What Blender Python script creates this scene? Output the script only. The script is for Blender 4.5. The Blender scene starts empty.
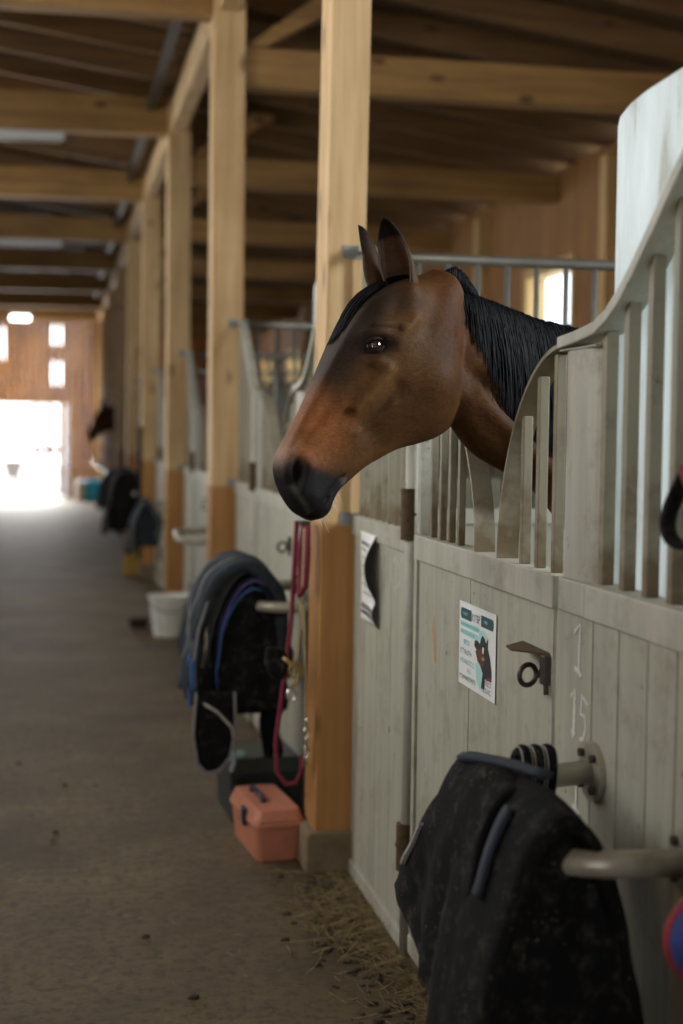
import bpy, math, random
import numpy as np
from mathutils import Vector, Matrix, noise as mnoise

# ------------------------------------------------------------------ camera, world, lights
S = bpy.context.scene
COL = S.collection
PI = math.pi
random.seed(7)

EYE = 1.52
cam = bpy.data.cameras.new('camera')
cam_o = bpy.data.objects.new('camera', cam)
COL.objects.link(cam_o)
cam.sensor_fit = 'VERTICAL'
cam.sensor_height = 36.0
cam.sensor_width = 24.0
cam.lens = 50.98
R3 = ((0.981148529698211, -0.0011683987434921248, -0.19325164298244765),
      (-0.19288342504487338, 0.056074690993781054, -0.9796180956744882),
      (0.011981110716369467, 0.998425893030789, 0.0547922358703669))
mw = Matrix(R3).to_4x4()
mw.translation = Vector((0, 0, EYE))
cam_o.matrix_world = mw
cam.dof.use_dof = True
cam.dof.focus_distance = 3.32
cam.dof.aperture_fstop = 2.0
cam.clip_end = 300
S.camera = cam_o

S.view_settings.view_transform = 'Standard'
S.view_settings.look = 'None'
S.view_settings.gamma = 1.0
S.view_settings.use_curve_mapping = False
S.view_settings.exposure = -0.38
S.cycles.use_denoising = True
S.cycles.max_bounces = 8
S.cycles.diffuse_bounces = 5
S.cycles.transparent_max_bounces = 12
S.cycles.sample_clamp_indirect = 6.0
S.cycles.caustics_reflective = False
S.cycles.caustics_refractive = False

w = bpy.data.worlds.new('world')
S.world = w
w.use_nodes = True
wn = w.node_tree.nodes
bg = wn['Background']
bg.inputs[0].default_value = (0.94, 0.97, 1.0, 1)
bg.inputs[1].default_value = 5.5


def area_light(name, loc, target, sx, sy, power, color):
    l = bpy.data.lights.new(name, 'AREA')
    l.shape = 'RECTANGLE'
    l.size = sx
    l.size_y = sy
    l.energy = power
    l.color = color
    o = bpy.data.objects.new(name, l)
    COL.objects.link(o)
    o.location = loc
    o.rotation_euler = (Vector(target) - Vector(loc)).to_track_quat('-Z', 'Z').to_euler()
    return o


# daylight through the openings of the barn, plus an added far wall fill
area_light('daylight_left_windows_middle', (-2.15, 6.6, 3.0), (0.9, 5.0, 2.0), 2.6, 0.7, 80, (1.0, 0.96, 0.90))
area_light('daylight_left_windows', (-2.15, 3.0, 3.1), (0.9, 4.4, 2.4), 2.4, 0.6, 36, (1.0, 0.97, 0.92))
area_light('daylight_left_windows_deep', (-2.15, 12.5, 2.75), (0.9, 11.0, 2.2), 7.0, 1.1, 70, (1.0, 0.93, 0.80))
area_light('daylight_open_gate_behind', (-0.6, -2.9, 1.3), (0.8, 3.0, 1.7), 1.3, 2.0, 6, (0.97, 0.98, 1.0))
area_light('daylight_far_doorway', (-0.8, 32.6, 1.2), (-0.3, 20.0, 0.6), 1.8, 2.1, 430, (1.0, 0.985, 0.95))
area_light('far_wall_fill', (-0.6, 31.6, 2.6), (-0.3, 33.0, 2.9), 2.6, 1.6, 30, (1.0, 0.93, 0.85))  # added fill to brighten the inside of the far wall
area_light('daylight_near_stall_window', (4.0, 2.0, 2.7), (1.2, 2.2, 1.6), 1.3, 0.9, 300, (0.88, 0.95, 1.0))
area_light('daylight_horse_stall_window', (4.0, 4.4, 2.7), (1.6, 3.7, 1.8), 1.0, 0.7, 24, (0.88, 0.95, 1.0))


# ------------------------------------------------------------------ materials
def mat(name):
    m = bpy.data.materials.new(name)
    m.use_nodes = True
    nt = m.node_tree
    return m, nt, nt.nodes['Principled BSDF']


def nd(nt, typ, **kw):
    n = nt.nodes.new(typ)
    for k, v in kw.items():
        setattr(n, k, v)
    return n


def coords(nt, scale=(1, 1, 1), kind='Object', jitter=True):
    tc = nd(nt, 'ShaderNodeTexCoord')
    mp = nd(nt, 'ShaderNodeMapping')
    mp.inputs['Scale'].default_value = scale
    nt.links.new(tc.outputs[kind], mp.inputs['Vector'])
    if jitter:
        oi = nd(nt, 'ShaderNodeObjectInfo')
        mul = nd(nt, 'ShaderNodeMath', operation='MULTIPLY')
        mul.inputs[1].default_value = 37.0
        nt.links.new(oi.outputs['Random'], mul.inputs[0])
        cb = nd(nt, 'ShaderNodeCombineXYZ')
        for i in range(3):
            nt.links.new(mul.outputs[0], cb.inputs[i])
        nt.links.new(cb.outputs[0], mp.inputs['Location'])
    return mp.outputs['Vector']


def noise(nt, vec, scale, detail=4, rough=0.55):
    n = nd(nt, 'ShaderNodeTexNoise')
    n.inputs['Scale'].default_value = scale
    n.inputs['Detail'].default_value = detail
    n.inputs['Roughness'].default_value = rough
    nt.links.new(vec, n.inputs['Vector'])
    return n.outputs['Fac']


def ramp(nt, fac, stops):
    r = nd(nt, 'ShaderNodeValToRGB')
    el = r.color_ramp.elements
    while len(el) < len(stops):
        el.new(0.5)
    for e, (p, c) in zip(el, stops):
        e.position = p
        e.color = tuple(c) + (1,) if len(c) == 3 else c
    nt.links.new(fac, r.inputs['Fac'])
    return r.outputs['Color']


def mix(nt, fac, a, b, mode='MIX'):
    m = nd(nt, 'ShaderNodeMix', data_type='RGBA', blend_type=mode)
    for s, v in ((0, fac), (6, a), (7, b)):
        if hasattr(v, 'links'):
            nt.links.new(v, m.inputs[s])
        elif isinstance(v, (int, float)):
            m.inputs[s].default_value = v
        else:
            m.inputs[s].default_value = tuple(v) + (1,)
    return m.outputs[2]


def bump(nt, bsdf, fac, strength, dist=0.01):
    b = nd(nt, 'ShaderNodeBump')
    b.inputs['Strength'].default_value = strength
    b.inputs['Distance'].default_value = dist
    nt.links.new(fac, b.inputs['Height'])
    nt.links.new(b.outputs[0], bsdf.inputs['Normal'])


def wood(name, c1, c2, axis=2, grain=22.0, rough=0.7, dark=0.45, knots=True, lower=None):
    m, nt, b = mat(name)
    sc = [grain] * 3
    sc[axis] = 1.1
    v = coords(nt, sc)
    f = noise(nt, v, 1.0, 6, 0.62)
    col = ramp(nt, f, [(0.32, c2), (0.62, c1)])
    f2 = noise(nt, coords(nt, (2, 2, 2)), 1.0, 3)
    dk = tuple(x * dark for x in c2)
    if knots:
        s2 = [5.0] * 3
        s2[axis] = 2.4
        vo = nd(nt, 'ShaderNodeTexVoronoi')
        vo.inputs['Scale'].default_value = 1.0
        nt.links.new(coords(nt, s2), vo.inputs['Vector'])
        kf = ramp(nt, vo.outputs['Distance'], [(0.06, (1, 1, 1)), (0.17, (0, 0, 0))])
        col = mix(nt, kf, col, dk)
    patch = ramp(nt, f2, [(0.42, (0, 0, 0)), (0.75, (0.5, 0.5, 0.5))])
    col = mix(nt, patch, col, tuple(x * 0.72 for x in c2))
    if lower:
        tc = nd(nt, 'ShaderNodeTexCoord')
        sx = nd(nt, 'ShaderNodeSeparateXYZ')
        nt.links.new(tc.outputs['Object'], sx.inputs[0])
        dv = nd(nt, 'ShaderNodeMath', operation='DIVIDE')
        nt.links.new(sx.outputs[2], dv.inputs[0])
        dv.inputs[1].default_value = 4.0
        lw = ramp(nt, dv.outputs[0], [(0.300, (1, 1, 1)), (0.304, (0, 0, 0))])
        st = mix(nt, 1.0, col, lower, 'MULTIPLY')
        col = mix(nt, lw, col, st)
    nt.links.new(col, b.inputs['Base Color'])
    b.inputs['Roughness'].default_value = rough
    bump(nt, b, f, 0.25, 0.004)
    return m


def painted(name, c, dirt, axis=2, streak=14.0, rough=0.55, rust=True, metal=0.0, wear=0.75):
    m, nt, b = mat(name)
    sc = [streak] * 3
    sc[axis] = 1.4
    f = noise(nt, coords(nt, sc), 1.0, 5, 0.6)
    lo = tuple(x * wear for x in c)
    col = ramp(nt, f, [(0.3, lo), (0.65, c)])
    f2 = noise(nt, coords(nt, (9, 9, 9)), 1.0, 6, 0.7)
    dm = ramp(nt, f2, [(0.52, (0, 0, 0)), (0.78, (0.75, 0.75, 0.75))])
    col = mix(nt, dm, col, dirt)
    if rust:
        f3 = noise(nt, coords(nt, (26, 26, 26)), 1.0, 3, 0.6)
        rm = ramp(nt, f3, [(0.69, (0, 0, 0)), (0.74, (0.8, 0.8, 0.8))])
        col = mix(nt, rm, col, (0.13, 0.065, 0.03))
    nt.links.new(col, b.inputs['Base Color'])
    b.inputs['Roughness'].default_value = rough
    b.inputs['Metallic'].default_value = metal
    bump(nt, b, f2, 0.15, 0.003)
    return m


def plain(name, c, rough=0.6, metal=0.0, var=0.8, scale=20, bmp=0.1, coat=0.0):
    m, nt, b = mat(name)
    f = noise(nt, coords(nt, (scale,) * 3), 1.0, 5, 0.6)
    nt.links.new(ramp(nt, f, [(0.3, tuple(x * var for x in c)), (0.7, c)]), b.inputs['Base Color'])
    b.inputs['Roughness'].default_value = rough
    b.inputs['Metallic'].default_value = metal
    b.inputs['Coat Weight'].default_value = coat
    if bmp:
        bump(nt, b, f, bmp, 0.004)
    return m


M = {}
M['post'] = wood('pale_pine_post', (0.66, 0.46, 0.235), (0.47, 0.29, 0.115), 2, 20, lower=(0.68, 0.49, 0.29))
M['beam'] = wood('pine_beam', (0.38, 0.215, 0.062), (0.21, 0.11, 0.030), 0, 18)
M['plate'] = wood('pine_plate', (0.66, 0.47, 0.24), (0.44, 0.27, 0.11), 1, 18)
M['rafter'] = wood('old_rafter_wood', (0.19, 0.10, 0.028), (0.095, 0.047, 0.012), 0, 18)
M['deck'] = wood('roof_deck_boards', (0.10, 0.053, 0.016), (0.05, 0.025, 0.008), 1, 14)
M['wallwood'] = wood('outer_wall_boards', (0.36, 0.175, 0.055), (0.20, 0.088, 0.026), 2, 12)
M['farwood'] = wood('far_wall_boards', (0.55, 0.275, 0.072), (0.24, 0.10, 0.024), 2, 7)
M['lining'] = wood('window_lining_wood', (0.72, 0.50, 0.22), (0.52, 0.33, 0.13), 2, 14, knots=False)
M['grey'] = painted('grey_green_painted_steel', (0.46, 0.455, 0.37), (0.18, 0.145, 0.09))
M['greyboard'] = painted('grey_green_painted_boards', (0.41, 0.41, 0.32), (0.19, 0.16, 0.10), 2, 24, 0.62, True, 0, 0.78)
M['bar'] = painted('dusty_painted_bars', (0.30, 0.275, 0.19), (0.11, 0.08, 0.042), 2, 10)
M['seam'] = plain('dark_gap', (0.05, 0.042, 0.032), 0.9)
def rusty_feet(m):
    nt = m.node_tree
    b = nt.nodes['Principled BSDF']
    src = b.inputs['Base Color'].links[0].from_socket
    tc = nd(nt, 'ShaderNodeTexCoord')
    sx = nd(nt, 'ShaderNodeSeparateXYZ')
    nt.links.new(tc.outputs['Object'], sx.inputs[0])
    f = noise(nt, coords(nt, (14, 14, 14)), 1.0, 4)
    ad = nd(nt, 'ShaderNodeMath', operation='MULTIPLY_ADD')
    nt.links.new(f, ad.inputs[0])
    ad.inputs[1].default_value = 0.5
    nt.links.new(sx.outputs[2], ad.inputs[2])
    dv = nd(nt, 'ShaderNodeMath', operation='DIVIDE')
    nt.links.new(ad.outputs[0], dv.inputs[0])
    dv.inputs[1].default_value = 4.0
    k = ramp(nt, dv.outputs[0], [(0.375, (0.85, 0.85, 0.85)), (0.405, (0, 0, 0))])
    nt.links.new(mix(nt, k, src, (0.13, 0.085, 0.035)), b.inputs['Base Color'])


rusty_feet(M['bar'])
M['hinge'] = plain('rusty_brown_hinge', (0.12, 0.075, 0.035), 0.75, 0.2, 0.5, 60, 0.4)
M['galv'] = plain('galvanised_steel', (0.29, 0.30, 0.265), 0.45, 0.6, 0.75, 12)
M['tube'] = painted('worn_painted_tube', (0.40, 0.385, 0.30), (0.16, 0.12, 0.07), 0, 12, 0.3, True, 0.25)
M['bolt'] = plain('dark_bolt_steel', (0.09, 0.08, 0.065), 0.5, 0.7)
M['concrete'] = plain('muddy_concrete', (0.21, 0.155, 0.09), 0.95, 0, 0.6, 12, 0.5)
M['white_plastic'] = plain('dirty_white_plastic', (0.78, 0.78, 0.70), 0.5, 0, 0.85)
M['lampbody'] = plain('lamp_housing', (0.62, 0.63, 0.60), 0.4, 0, 0.95)
M['salmon'] = plain('salmon_plastic', (0.52, 0.20, 0.12), 0.5, 0, 0.8, 14)
M['navy'] = plain('navy_plastic', (0.02, 0.028, 0.06), 0.4)
M['darkbox'] = plain('black_green_plastic', (0.016, 0.024, 0.024), 0.4)
M['teal'] = plain('pale_teal_plastic', (0.20, 0.33, 0.30), 0.5)
M['bluebucket'] = plain('bright_blue_plastic', (0.01, 0.42, 0.85), 0.4)
M['yellow'] = plain('dirty_yellow_plastic', (0.50, 0.30, 0.04), 0.5, 0, 0.5)
M['brownblk'] = plain('dark_brown_bristle', (0.03, 0.02, 0.014), 0.9)
M['red_rope'] = plain('maroon_rope', (0.22, 0.022, 0.045), 0.85, 0, 0.6, 120, 0.5)
M['beige_strap'] = plain('beige_webbing', (0.40, 0.31, 0.16), 0.85, 0, 0.6, 80, 0.3)
M['brass'] = plain('dull_brass', (0.50, 0.37, 0.14), 0.35, 0.85, 0.8, 30, 0.05)
M['chrome'] = plain('bright_snap_metal', (0.75, 0.75, 0.72), 0.22, 1.0, 0.9, 30, 0)
M['paper'] = plain('white_paper', (0.80, 0.82, 0.80), 0.6, 0, 0.97, 5, 0)
M['ink'] = plain('black_ink', (0.02, 0.022, 0.025), 0.6, 0, 1, 5, 0)
M['greyink'] = plain('grey_ink', (0.16, 0.16, 0.17), 0.6, 0, 1, 5, 0)
M['tealink'] = plain('dark_teal_ink', (0.010, 0.075, 0.085), 0.6, 0, 1, 5, 0)
M['cyanink'] = plain('turquoise_ink', (0.06, 0.42, 0.42), 0.6, 0, 1, 5, 0)
M['cyanpale'] = plain('pale_turquoise_ink', (0.42, 0.72, 0.70), 0.6, 0, 1, 5, 0)
M['brownink'] = plain('brown_ink', (0.16, 0.055, 0.03), 0.6, 0, 0.4, 90, 0)
M['maroonink'] = plain('wine_ink', (0.22, 0.04, 0.05), 0.6, 0, 1, 5, 0)
M['chalk'] = plain('white_chalk', (0.80, 0.80, 0.74), 0.95, 0, 0.55, 260, 0)
M['chalkfaint'] = plain('rubbed_chalk', (0.56, 0.56, 0.48), 0.95, 0, 0.6, 200, 0)
M['orangepaint'] = plain('orange_scuff', (0.48, 0.30, 0.14), 0.8, 0, 0.8, 60, 0)
M['tub'] = plain('pale_grey_tub', (0.5, 0.52, 0.55), 0.6)
M['straw'] = plain('dry_straw', (0.34, 0.25, 0.115), 0.8, 0, 0.4, 30, 0)
M['sclera'] = plain('eye_white', (0.42, 0.30, 0.24), 0.12, 0, 0.9, 30, 0, 1.0)
M['eye'] = plain('dark_eye', (0.018, 0.009, 0.006), 0.05, 0, 0.6, 40, 0, 1.0)
M['whisker'] = plain('pale_whisker', (0.6, 0.56, 0.48), 0.5, 0, 1, 5, 0)
M['blueedge'] = plain('slate_blue_binding', (0.019, 0.026, 0.044), 0.8, 0, 0.8, 60, 0.2)
M['bluestrap'] = plain('royal_blue_strap', (0.035, 0.12, 0.33), 0.8, 0, 0.7, 60, 0.2)
M['purple'] = plain('purple_piping', (0.08, 0.05, 0.22), 0.8)
M['greypipe'] = plain('grey_piping', (0.22, 0.22, 0.22), 0.8, 0, 0.7, 60, 0.2)
M['whitepipe'] = plain('dusty_white_piping', (0.42, 0.41, 0.37), 0.8, 0, 0.6, 60, 0.2)
M['blueblanket'] = plain('royal_blue_blanket', (0.02, 0.05, 0.24), 0.85, 0, 0.6, 40, 0.3)
M['redbind'] = plain('red_binding', (0.34, 0.035, 0.035), 0.8)


def fabric(name, c, speck):
    m, nt, b = mat(name)
    f = noise(nt, coords(nt, (7, 7, 7)), 1.0, 6, 0.65)
    col = ramp(nt, f, [(0.35, tuple(x * 0.5 for x in c)), (0.7, c)])
    vo = nd(nt, 'ShaderNodeTexVoronoi')
    vo.inputs['Scale'].default_value = 90.0
    nt.links.new(coords(nt, (1, 1, 1)), vo.inputs['Vector'])
    sp = ramp(nt, vo.outputs['Distance'], [(0.06, (0.8, 0.8, 0.8)), (0.17, (0, 0, 0))])
    f2 = noise(nt, coords(nt, (11, 11, 11)), 1.0, 2)
    gate = ramp(nt, f2, [(0.50, (0, 0, 0)), (0.62, (1, 1, 1))])
    f3 = noise(nt, coords(nt, (24, 24, 24)), 1.0, 6, 0.75)
    dust = ramp(nt, f3, [(0.52, (0, 0, 0)), (0.72, (0.16, 0.16, 0.16))])
    col = mix(nt, dust, col, speck)
    g = mix(nt, 1.0, sp, gate, 'MULTIPLY')
    col = mix(nt, g, col, speck)
    nt.links.new(col, b.inputs['Base Color'])
    b.inputs['Roughness'].default_value = 0.92
    b.inputs['Sheen Weight'].default_value = 0.0
    b.inputs['Specular IOR Level'].default_value = 0.2
    bump(nt, b, f, 0.5, 0.01)
    return m


M['padblack'] = fabric('black_quilted_fabric', (0.0050, 0.0055, 0.0065), (0.30, 0.26, 0.19))
M['padnavy'] = fabric('navy_black_fabric', (0.010, 0.014, 0.020), (0.07, 0.07, 0.06))
M['padgrey'] = fabric('grey_blue_fabric', (0.034, 0.045, 0.055), (0.12, 0.12, 0.11))


def m_sheet():
    m, nt, b = mat('frosted_white_sheet')
    f = noise(nt, coords(nt, (9, 9, 2.0)), 1.0, 8, 0.72)
    col = ramp(nt, f, [(0.30, (0.42, 0.40, 0.30)), (0.46, (0.72, 0.76, 0.75)), (0.7, (0.86, 0.90, 0.89))])
    nt.links.new(col, b.inputs['Base Color'])
    b.inputs['Roughness'].default_value = 0.45
    tr = nd(nt, 'ShaderNodeBsdfTranslucent')
    nt.links.new(col, tr.inputs['Color'])
    mx = nd(nt, 'ShaderNodeMixShader')
    mx.inputs[0].default_value = 0.6
    nt.links.new(b.outputs[0], mx.inputs[1])
    nt.links.new(tr.outputs[0], mx.inputs[2])
    nt.links.new(mx.outputs[0], nt.nodes['Material Output'].inputs['Surface'])
    bump(nt, b, f, 0.3, 0.004)
    return m


M['sheet'] = m_sheet()


def m_pane():
    m, nt, b = mat('window_glass')
    b.inputs['Roughness'].default_value = 0.05
    b.inputs['Base Color'].default_value = (0.9, 0.95, 1, 1)
    tr = nd(nt, 'ShaderNodeBsdfTransparent')
    tr.inputs[0].default_value = (0.9, 0.95, 0.98, 1)
    mx = nd(nt, 'ShaderNodeMixShader')
    mx.inputs[0].default_value = 0.93
    nt.links.new(b.outputs[0], mx.inputs[1])
    nt.links.new(tr.outputs[0], mx.inputs[2])
    nt.links.new(mx.outputs[0], nt.nodes['Material Output'].inputs['Surface'])
    return m


M['pane'] = m_pane()


def m_floor():
    m, nt, b = mat('dusty_earth_floor')
    v = coords(nt, (1, 1, 1), jitter=False)
    f1 = noise(nt, v, 1.6, 8, 0.65)
    f2 = noise(nt, v, 26, 8, 0.75)
    f3 = noise(nt, v, 5.5, 5, 0.6)
    col = ramp(nt, f1, [(0.33, (0.056, 0.036, 0.014)), (0.5, (0.098, 0.065, 0.027)), (0.7, (0.145, 0.103, 0.047))])
    dk = ramp(nt, f2, [(0.36, (1, 1, 1)), (0.52, (0, 0, 0))])
    col = mix(nt, dk, col, (0.035, 0.025, 0.014))
    sp = ramp(nt, f3, [(0.66, (0, 0, 0)), (0.72, (0.6, 0.6, 0.6))])
    col = mix(nt, sp, col, (0.07, 0.05, 0.03))
    nt.links.new(col, b.inputs['Base Color'])
    b.inputs['Roughness'].default_value = 0.7
    b.inputs['Specular IOR Level'].default_value = 0.42
    bump(nt, b, f2, 0.55, 0.012)
    return m


M['floor'] = m_floor()
M['bedding'] = plain('stall_bedding', (0.20, 0.14, 0.075), 0.95, 0, 0.5, 30, 0.6)
M['outside'] = plain('sunlit_yard', (0.72, 0.72, 0.70), 0.8)


def m_emit(name, c, s):
    m, nt, b = mat(name)
    b.inputs['Emission Color'].default_value = tuple(c) + (1,)
    b.inputs['Emission Strength'].default_value = s
    b.inputs['Base Color'].default_value = (0.8, 0.8, 0.8, 1)
    return m


M['lit'] = m_emit('lit_lamp_tube', (1.0, 0.97, 0.9), 14)


# ------------------------------------------------------------------ mesh helpers
class MB:
    def __init__(s):
        s.v = []
        s.f = []

    def add(s, vs, fs):
        n = len(s.v)
        s.v += [tuple(p) for p in vs]
        s.f += [tuple(i + n for i in f) for f in fs]
        return s

    def box(s, a, b):
        x0, y0, z0 = a
        x1, y1, z1 = b
        vs = [(x0, y0, z0), (x1, y0, z0), (x1, y1, z0), (x0, y1, z0), (x0, y0, z1), (x1, y0, z1), (x1, y1, z1), (x0, y1, z1)]
        return s.add(vs, [(3, 2, 1, 0), (4, 5, 6, 7), (0, 1, 5, 4), (1, 2, 6, 5), (2, 3, 7, 6), (3, 0, 4, 7)])

    def beam(s, p, q, wd, ht, up=(0, 0, 1)):
        """rectangular bar from p to q"""
        p, q = Vector(p), Vector(q)
        d = (q - p).normalized()
        side = d.cross(Vector(up)).normalized() * (wd / 2)
        u = side.cross(d).normalized() * (ht / 2)
        vs = []
        for c in (p, q):
            vs += [c - side - u, c + side - u, c + side + u, c - side + u]
        return s.add(vs, [(0, 1, 2, 3), (7, 6, 5, 4), (0, 4, 5, 1), (1, 5, 6, 2), (2, 6, 7, 3), (3, 7, 4, 0)])

    def sweep(s, pts, prof, up=(0, 0, 1), cap=True, closed=False, scale=None):
        """sweep a 2-D profile (a, b) along pts; a = side axis, b = up axis"""
        P = [Vector(p) for p in pts]
        n = len(P)
        k = len(prof)
        vs = []
        upv = Vector(up)
        prev = None
        for i in range(n):
            if closed:
                t = P[(i + 1) % n] - P[i - 1]
            else:
                t = P[min(i + 1, n - 1)] - P[max(i - 1, 0)]
            t.normalize()
            if prev is None:
                a = t.cross(upv)
                if a.length < 1e-3:
                    a = t.cross(Vector((1, 0.01, 0)))
            else:
                a = prev - t * prev.dot(t)
            a.normalize()
            prev = a
            b = a.cross(t)
            sc = scale[i] if scale else 1
            for x, y in prof:
                vs.append(P[i] + a * (x * sc) + b * (y * sc))
        fs = []
        m = n if closed else n - 1
        for i in range(m):
            j = (i + 1) % n
            for q in range(k):
                r = (q + 1) % k
                fs.append((i * k + q, i * k + r, j * k + r, j * k + q))
        if cap and not closed:
            fs.append(tuple(range(k - 1, -1, -1)))
            fs.append(tuple((n - 1) * k + q for q in range(k)))
        return s.add(vs, fs)

    def tube(s, pts, r, n=10, closed=False, up=(0, 0, 1), scale=None):
        return s.sweep(pts, [(r * math.cos(2 * PI * i / n), r * math.sin(2 * PI * i / n)) for i in range(n)], up, True, closed, scale)

    def cyl(s, p, q, r, n=16):
        return s.tube([p, q], r, n)

    def prism(s, poly, lo, hi, axis):
        """extrude a polygon (list of 2-D) along an axis: 0 -> poly is (y,z), 1 -> (x,z), 2 -> (x,y)"""
        k = len(poly)
        vs = []
        for d in (lo, hi):
            for a, b in poly:
                vs.append({0: (d, a, b), 1: (a, d, b), 2: (a, b, d)}[axis])
        fs = [tuple(range(k - 1, -1, -1)), tuple(range(k, 2 * k))]
        for i in range(k):
            j = (i + 1) % k
            fs.append((i, j, k + j, k + i))
        return s.add(vs, fs)

    def grid(s, fn, nu, nv):
        vs = [fn(i / nu, j / nv) for i in range(nu + 1) for j in range(nv + 1)]
        fs = [(i * (nv + 1) + j, (i + 1) * (nv + 1) + j, (i + 1) * (nv + 1) + j + 1, i * (nv + 1) + j + 1) for i in range(nu) for j in range(nv)]
        return s.add(vs, fs)

    def lathe(s, prof, c, n=28):
        vs = []
        for r, z in prof:
            for i in range(n):
                a = 2 * PI * i / n
                vs.append((c[0] + r * math.cos(a), c[1] + r * math.sin(a), c[2] + z))
        fs = []
        for j in range(len(prof) - 1):
            for i in range(n):
                k = (i + 1) % n
                fs.append((j * n + i, j * n + k, (j + 1) * n + k, (j + 1) * n + i))
        return s.add(vs, fs)

    def build(s, name, m, parent=None, origin=(0, 0, 0), smooth=False, bevel=0, solid=0, sub=0):
        org = parent['_o'] if parent is not None and '_o' in parent.keys() else origin
        me = bpy.data.meshes.new(name)
        me.from_pydata([(p[0] - org[0], p[1] - org[1], p[2] - org[2]) for p in s.v], [], s.f)
        me.update()
        ms = m if isinstance(m, (list, tuple)) else [m]
        for x in ms:
            me.materials.append(x)
        if smooth:
            me.polygons.foreach_set('use_smooth', [True] * len(me.polygons))
        o = bpy.data.objects.new(name, me)
        COL.objects.link(o)
        if parent is not None:
            o.parent = parent
            if '_o' in parent.keys():
                o['_o'] = list(org)
        else:
            o.location = origin
            o['_o'] = list(origin)
        if solid:
            md = o.modifiers.new('thickness', 'SOLIDIFY')
            md.thickness = solid
            md.offset = 0
        if sub:
            md = o.modifiers.new('smooth', 'SUBSURF')
            md.levels = md.render_levels = sub
        if bevel:
            md = o.modifiers.new('bevel', 'BEVEL')
            md.width = bevel
            md.segments = 2
            md.limit_method = 'ANGLE'
        return o


def thing(name, loc, label, cat, group=None):
    o = bpy.data.objects.new(name, None)
    o.empty_display_size = 0.1
    COL.objects.link(o)
    o.location = loc
    o['_o'] = list(loc)
    tag(o, label, cat, group)
    return o


def tag(o, label=None, cat=None, group=None, kind=None):
    if label:
        o['label'] = label
    if cat:
        o['category'] = cat
    if group:
        o['group'] = group
    if kind:
        o['kind'] = kind
    return o


KIDS = {}


def kids(o):
    return [c for c in bpy.data.objects if c.parent == o]


def copy_tree(o, shift=None, label=None, parent=None, table=None):
    if table is None:
        table = {}
        for c in bpy.data.objects:
            if c.parent:
                table.setdefault(c.parent.name, []).append(c)
    c = o.copy()
    COL.objects.link(c)
    if parent:
        c.parent = parent
    if shift is not None:
        c.location = Vector(o.location) + Vector(shift)
    if label:
        c['label'] = label
    for ch in table.get(o.name, []):
        copy_tree(ch, None, None, c, table)
    return c


def smoothstep(t):
    t = max(0.0, min(1.0, t))
    return t * t * (3 - 2 * t)


ORD = ['first', 'second', 'third', 'fourth', 'fifth', 'sixth', 'seventh', 'eighth', 'ninth', 'tenth']
# ------------------------------------------------------------------ layout
WX = 1.0            # aisle face of the stall fronts
BAY = 3.35
Y0 = 4.857          # first timber post
YEND = 33.0
NB = 9              # bays
XOUT = 4.1          # outer wall
XRIDGE = -0.6
XL = -2.2           # left side of aisle


def raf_z(x):       # underside of the rafters
    return 3.70 + 0.14 * (XOUT - x) if x > XRIDGE else 3.70 + 0.14 * (XOUT - (2 * XRIDGE - x))


# ------------------------------------------------------------------ setting
g = MB().box((XL - 0.2, -3.2, -0.12), (1.06, YEND, 0)).build('floor', M['floor'])
tag(g, kind='structure')
# finer dirt relief lives in the material; stall ground behind the fronts
g = MB().box((1.06, -3.2, -0.12), (XOUT, YEND, -0.01)).build('floor_stalls', M['bedding'])
tag(g, kind='structure')
g = MB().box((-14, YEND + 0.2, -0.14), (14, YEND + 30, -0.03)).build('ground_outside', M['outside'])
tag(g, kind='structure')

# outer wall with window openings
WIN = [11.8 + BAY * k for k in range(-3, 6)]
b = MB()
edges = [-3.2]
for c in WIN:
    edges += [c - 0.58, c + 0.58]
edges.append(YEND)
b.box((XOUT, -3.2, 0), (XOUT + 0.17, YEND, 2.40))
b.box((XOUT, -3.2, 2.91), (XOUT + 0.17, YEND, 3.72))
for i in range(0, len(edges), 2):
    b.box((XOUT, edges[i], 2.40), (XOUT + 0.17, edges[i + 1], 2.91))
wr = tag(b.build('wall_right', M['wallwood']), kind='structure')
for i, c in enumerate(WIN):
    b = MB()
    for (a0, a1, z0, z1) in ((c - 0.58, c - 0.56, 2.4, 2.91), (c + 0.56, c + 0.58, 2.4, 2.91), (c - 0.56, c + 0.56, 2.4, 2.42), (c - 0.56, c + 0.56, 2.89, 2.91)):
        b.box((XOUT - 0.02, a0, z0), (XOUT + 0.168, a1, z1))
    for (a0, a1, z0, z1) in ((c - 0.64, c - 0.58, 2.34, 2.98), (c + 0.58, c + 0.64, 2.34, 2.98), (c - 0.58, c + 0.58, 2.34, 2.4), (c - 0.58, c + 0.58, 2.91, 2.98)):
        b.box((XOUT - 0.03, a0, z0), (XOUT - 0.003, a1, z1))
    fr = tag(b.build('window_%d' % (i + 1), M['lining']), kind='structure')
    MB().box((XOUT + 0.145, c - 0.56, 2.42), (XOUT + 0.153, c + 0.56, 2.89)).build('pane', M['pane'], fr)
b = MB()
for k in range(-2, 7):
    yy = 10.35 + BAY * k
    b.box((XOUT - 0.1, yy - 0.07, 0), (XOUT, yy + 0.07, 3.6))
tag(b.build('trim_1', M['lining']), kind='structure')

# left side of the aisle, plain board wall with a long window band
b = MB()
b.box((XL - 0.15, -3.2, 0), (XL, YEND, 2.15))
b.box((XL - 0.15, -3.2, 3.35), (XL, YEND, 4.1))
for (a0, a1) in ((-3.2, 2.4), (6.6, 8.2), (16.6, YEND)):
    b.box((XL - 0.15, a0, 2.15), (XL, a1, 3.35))
tag(b.build('wall_left', M['wallwood']), kind='structure')
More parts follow.
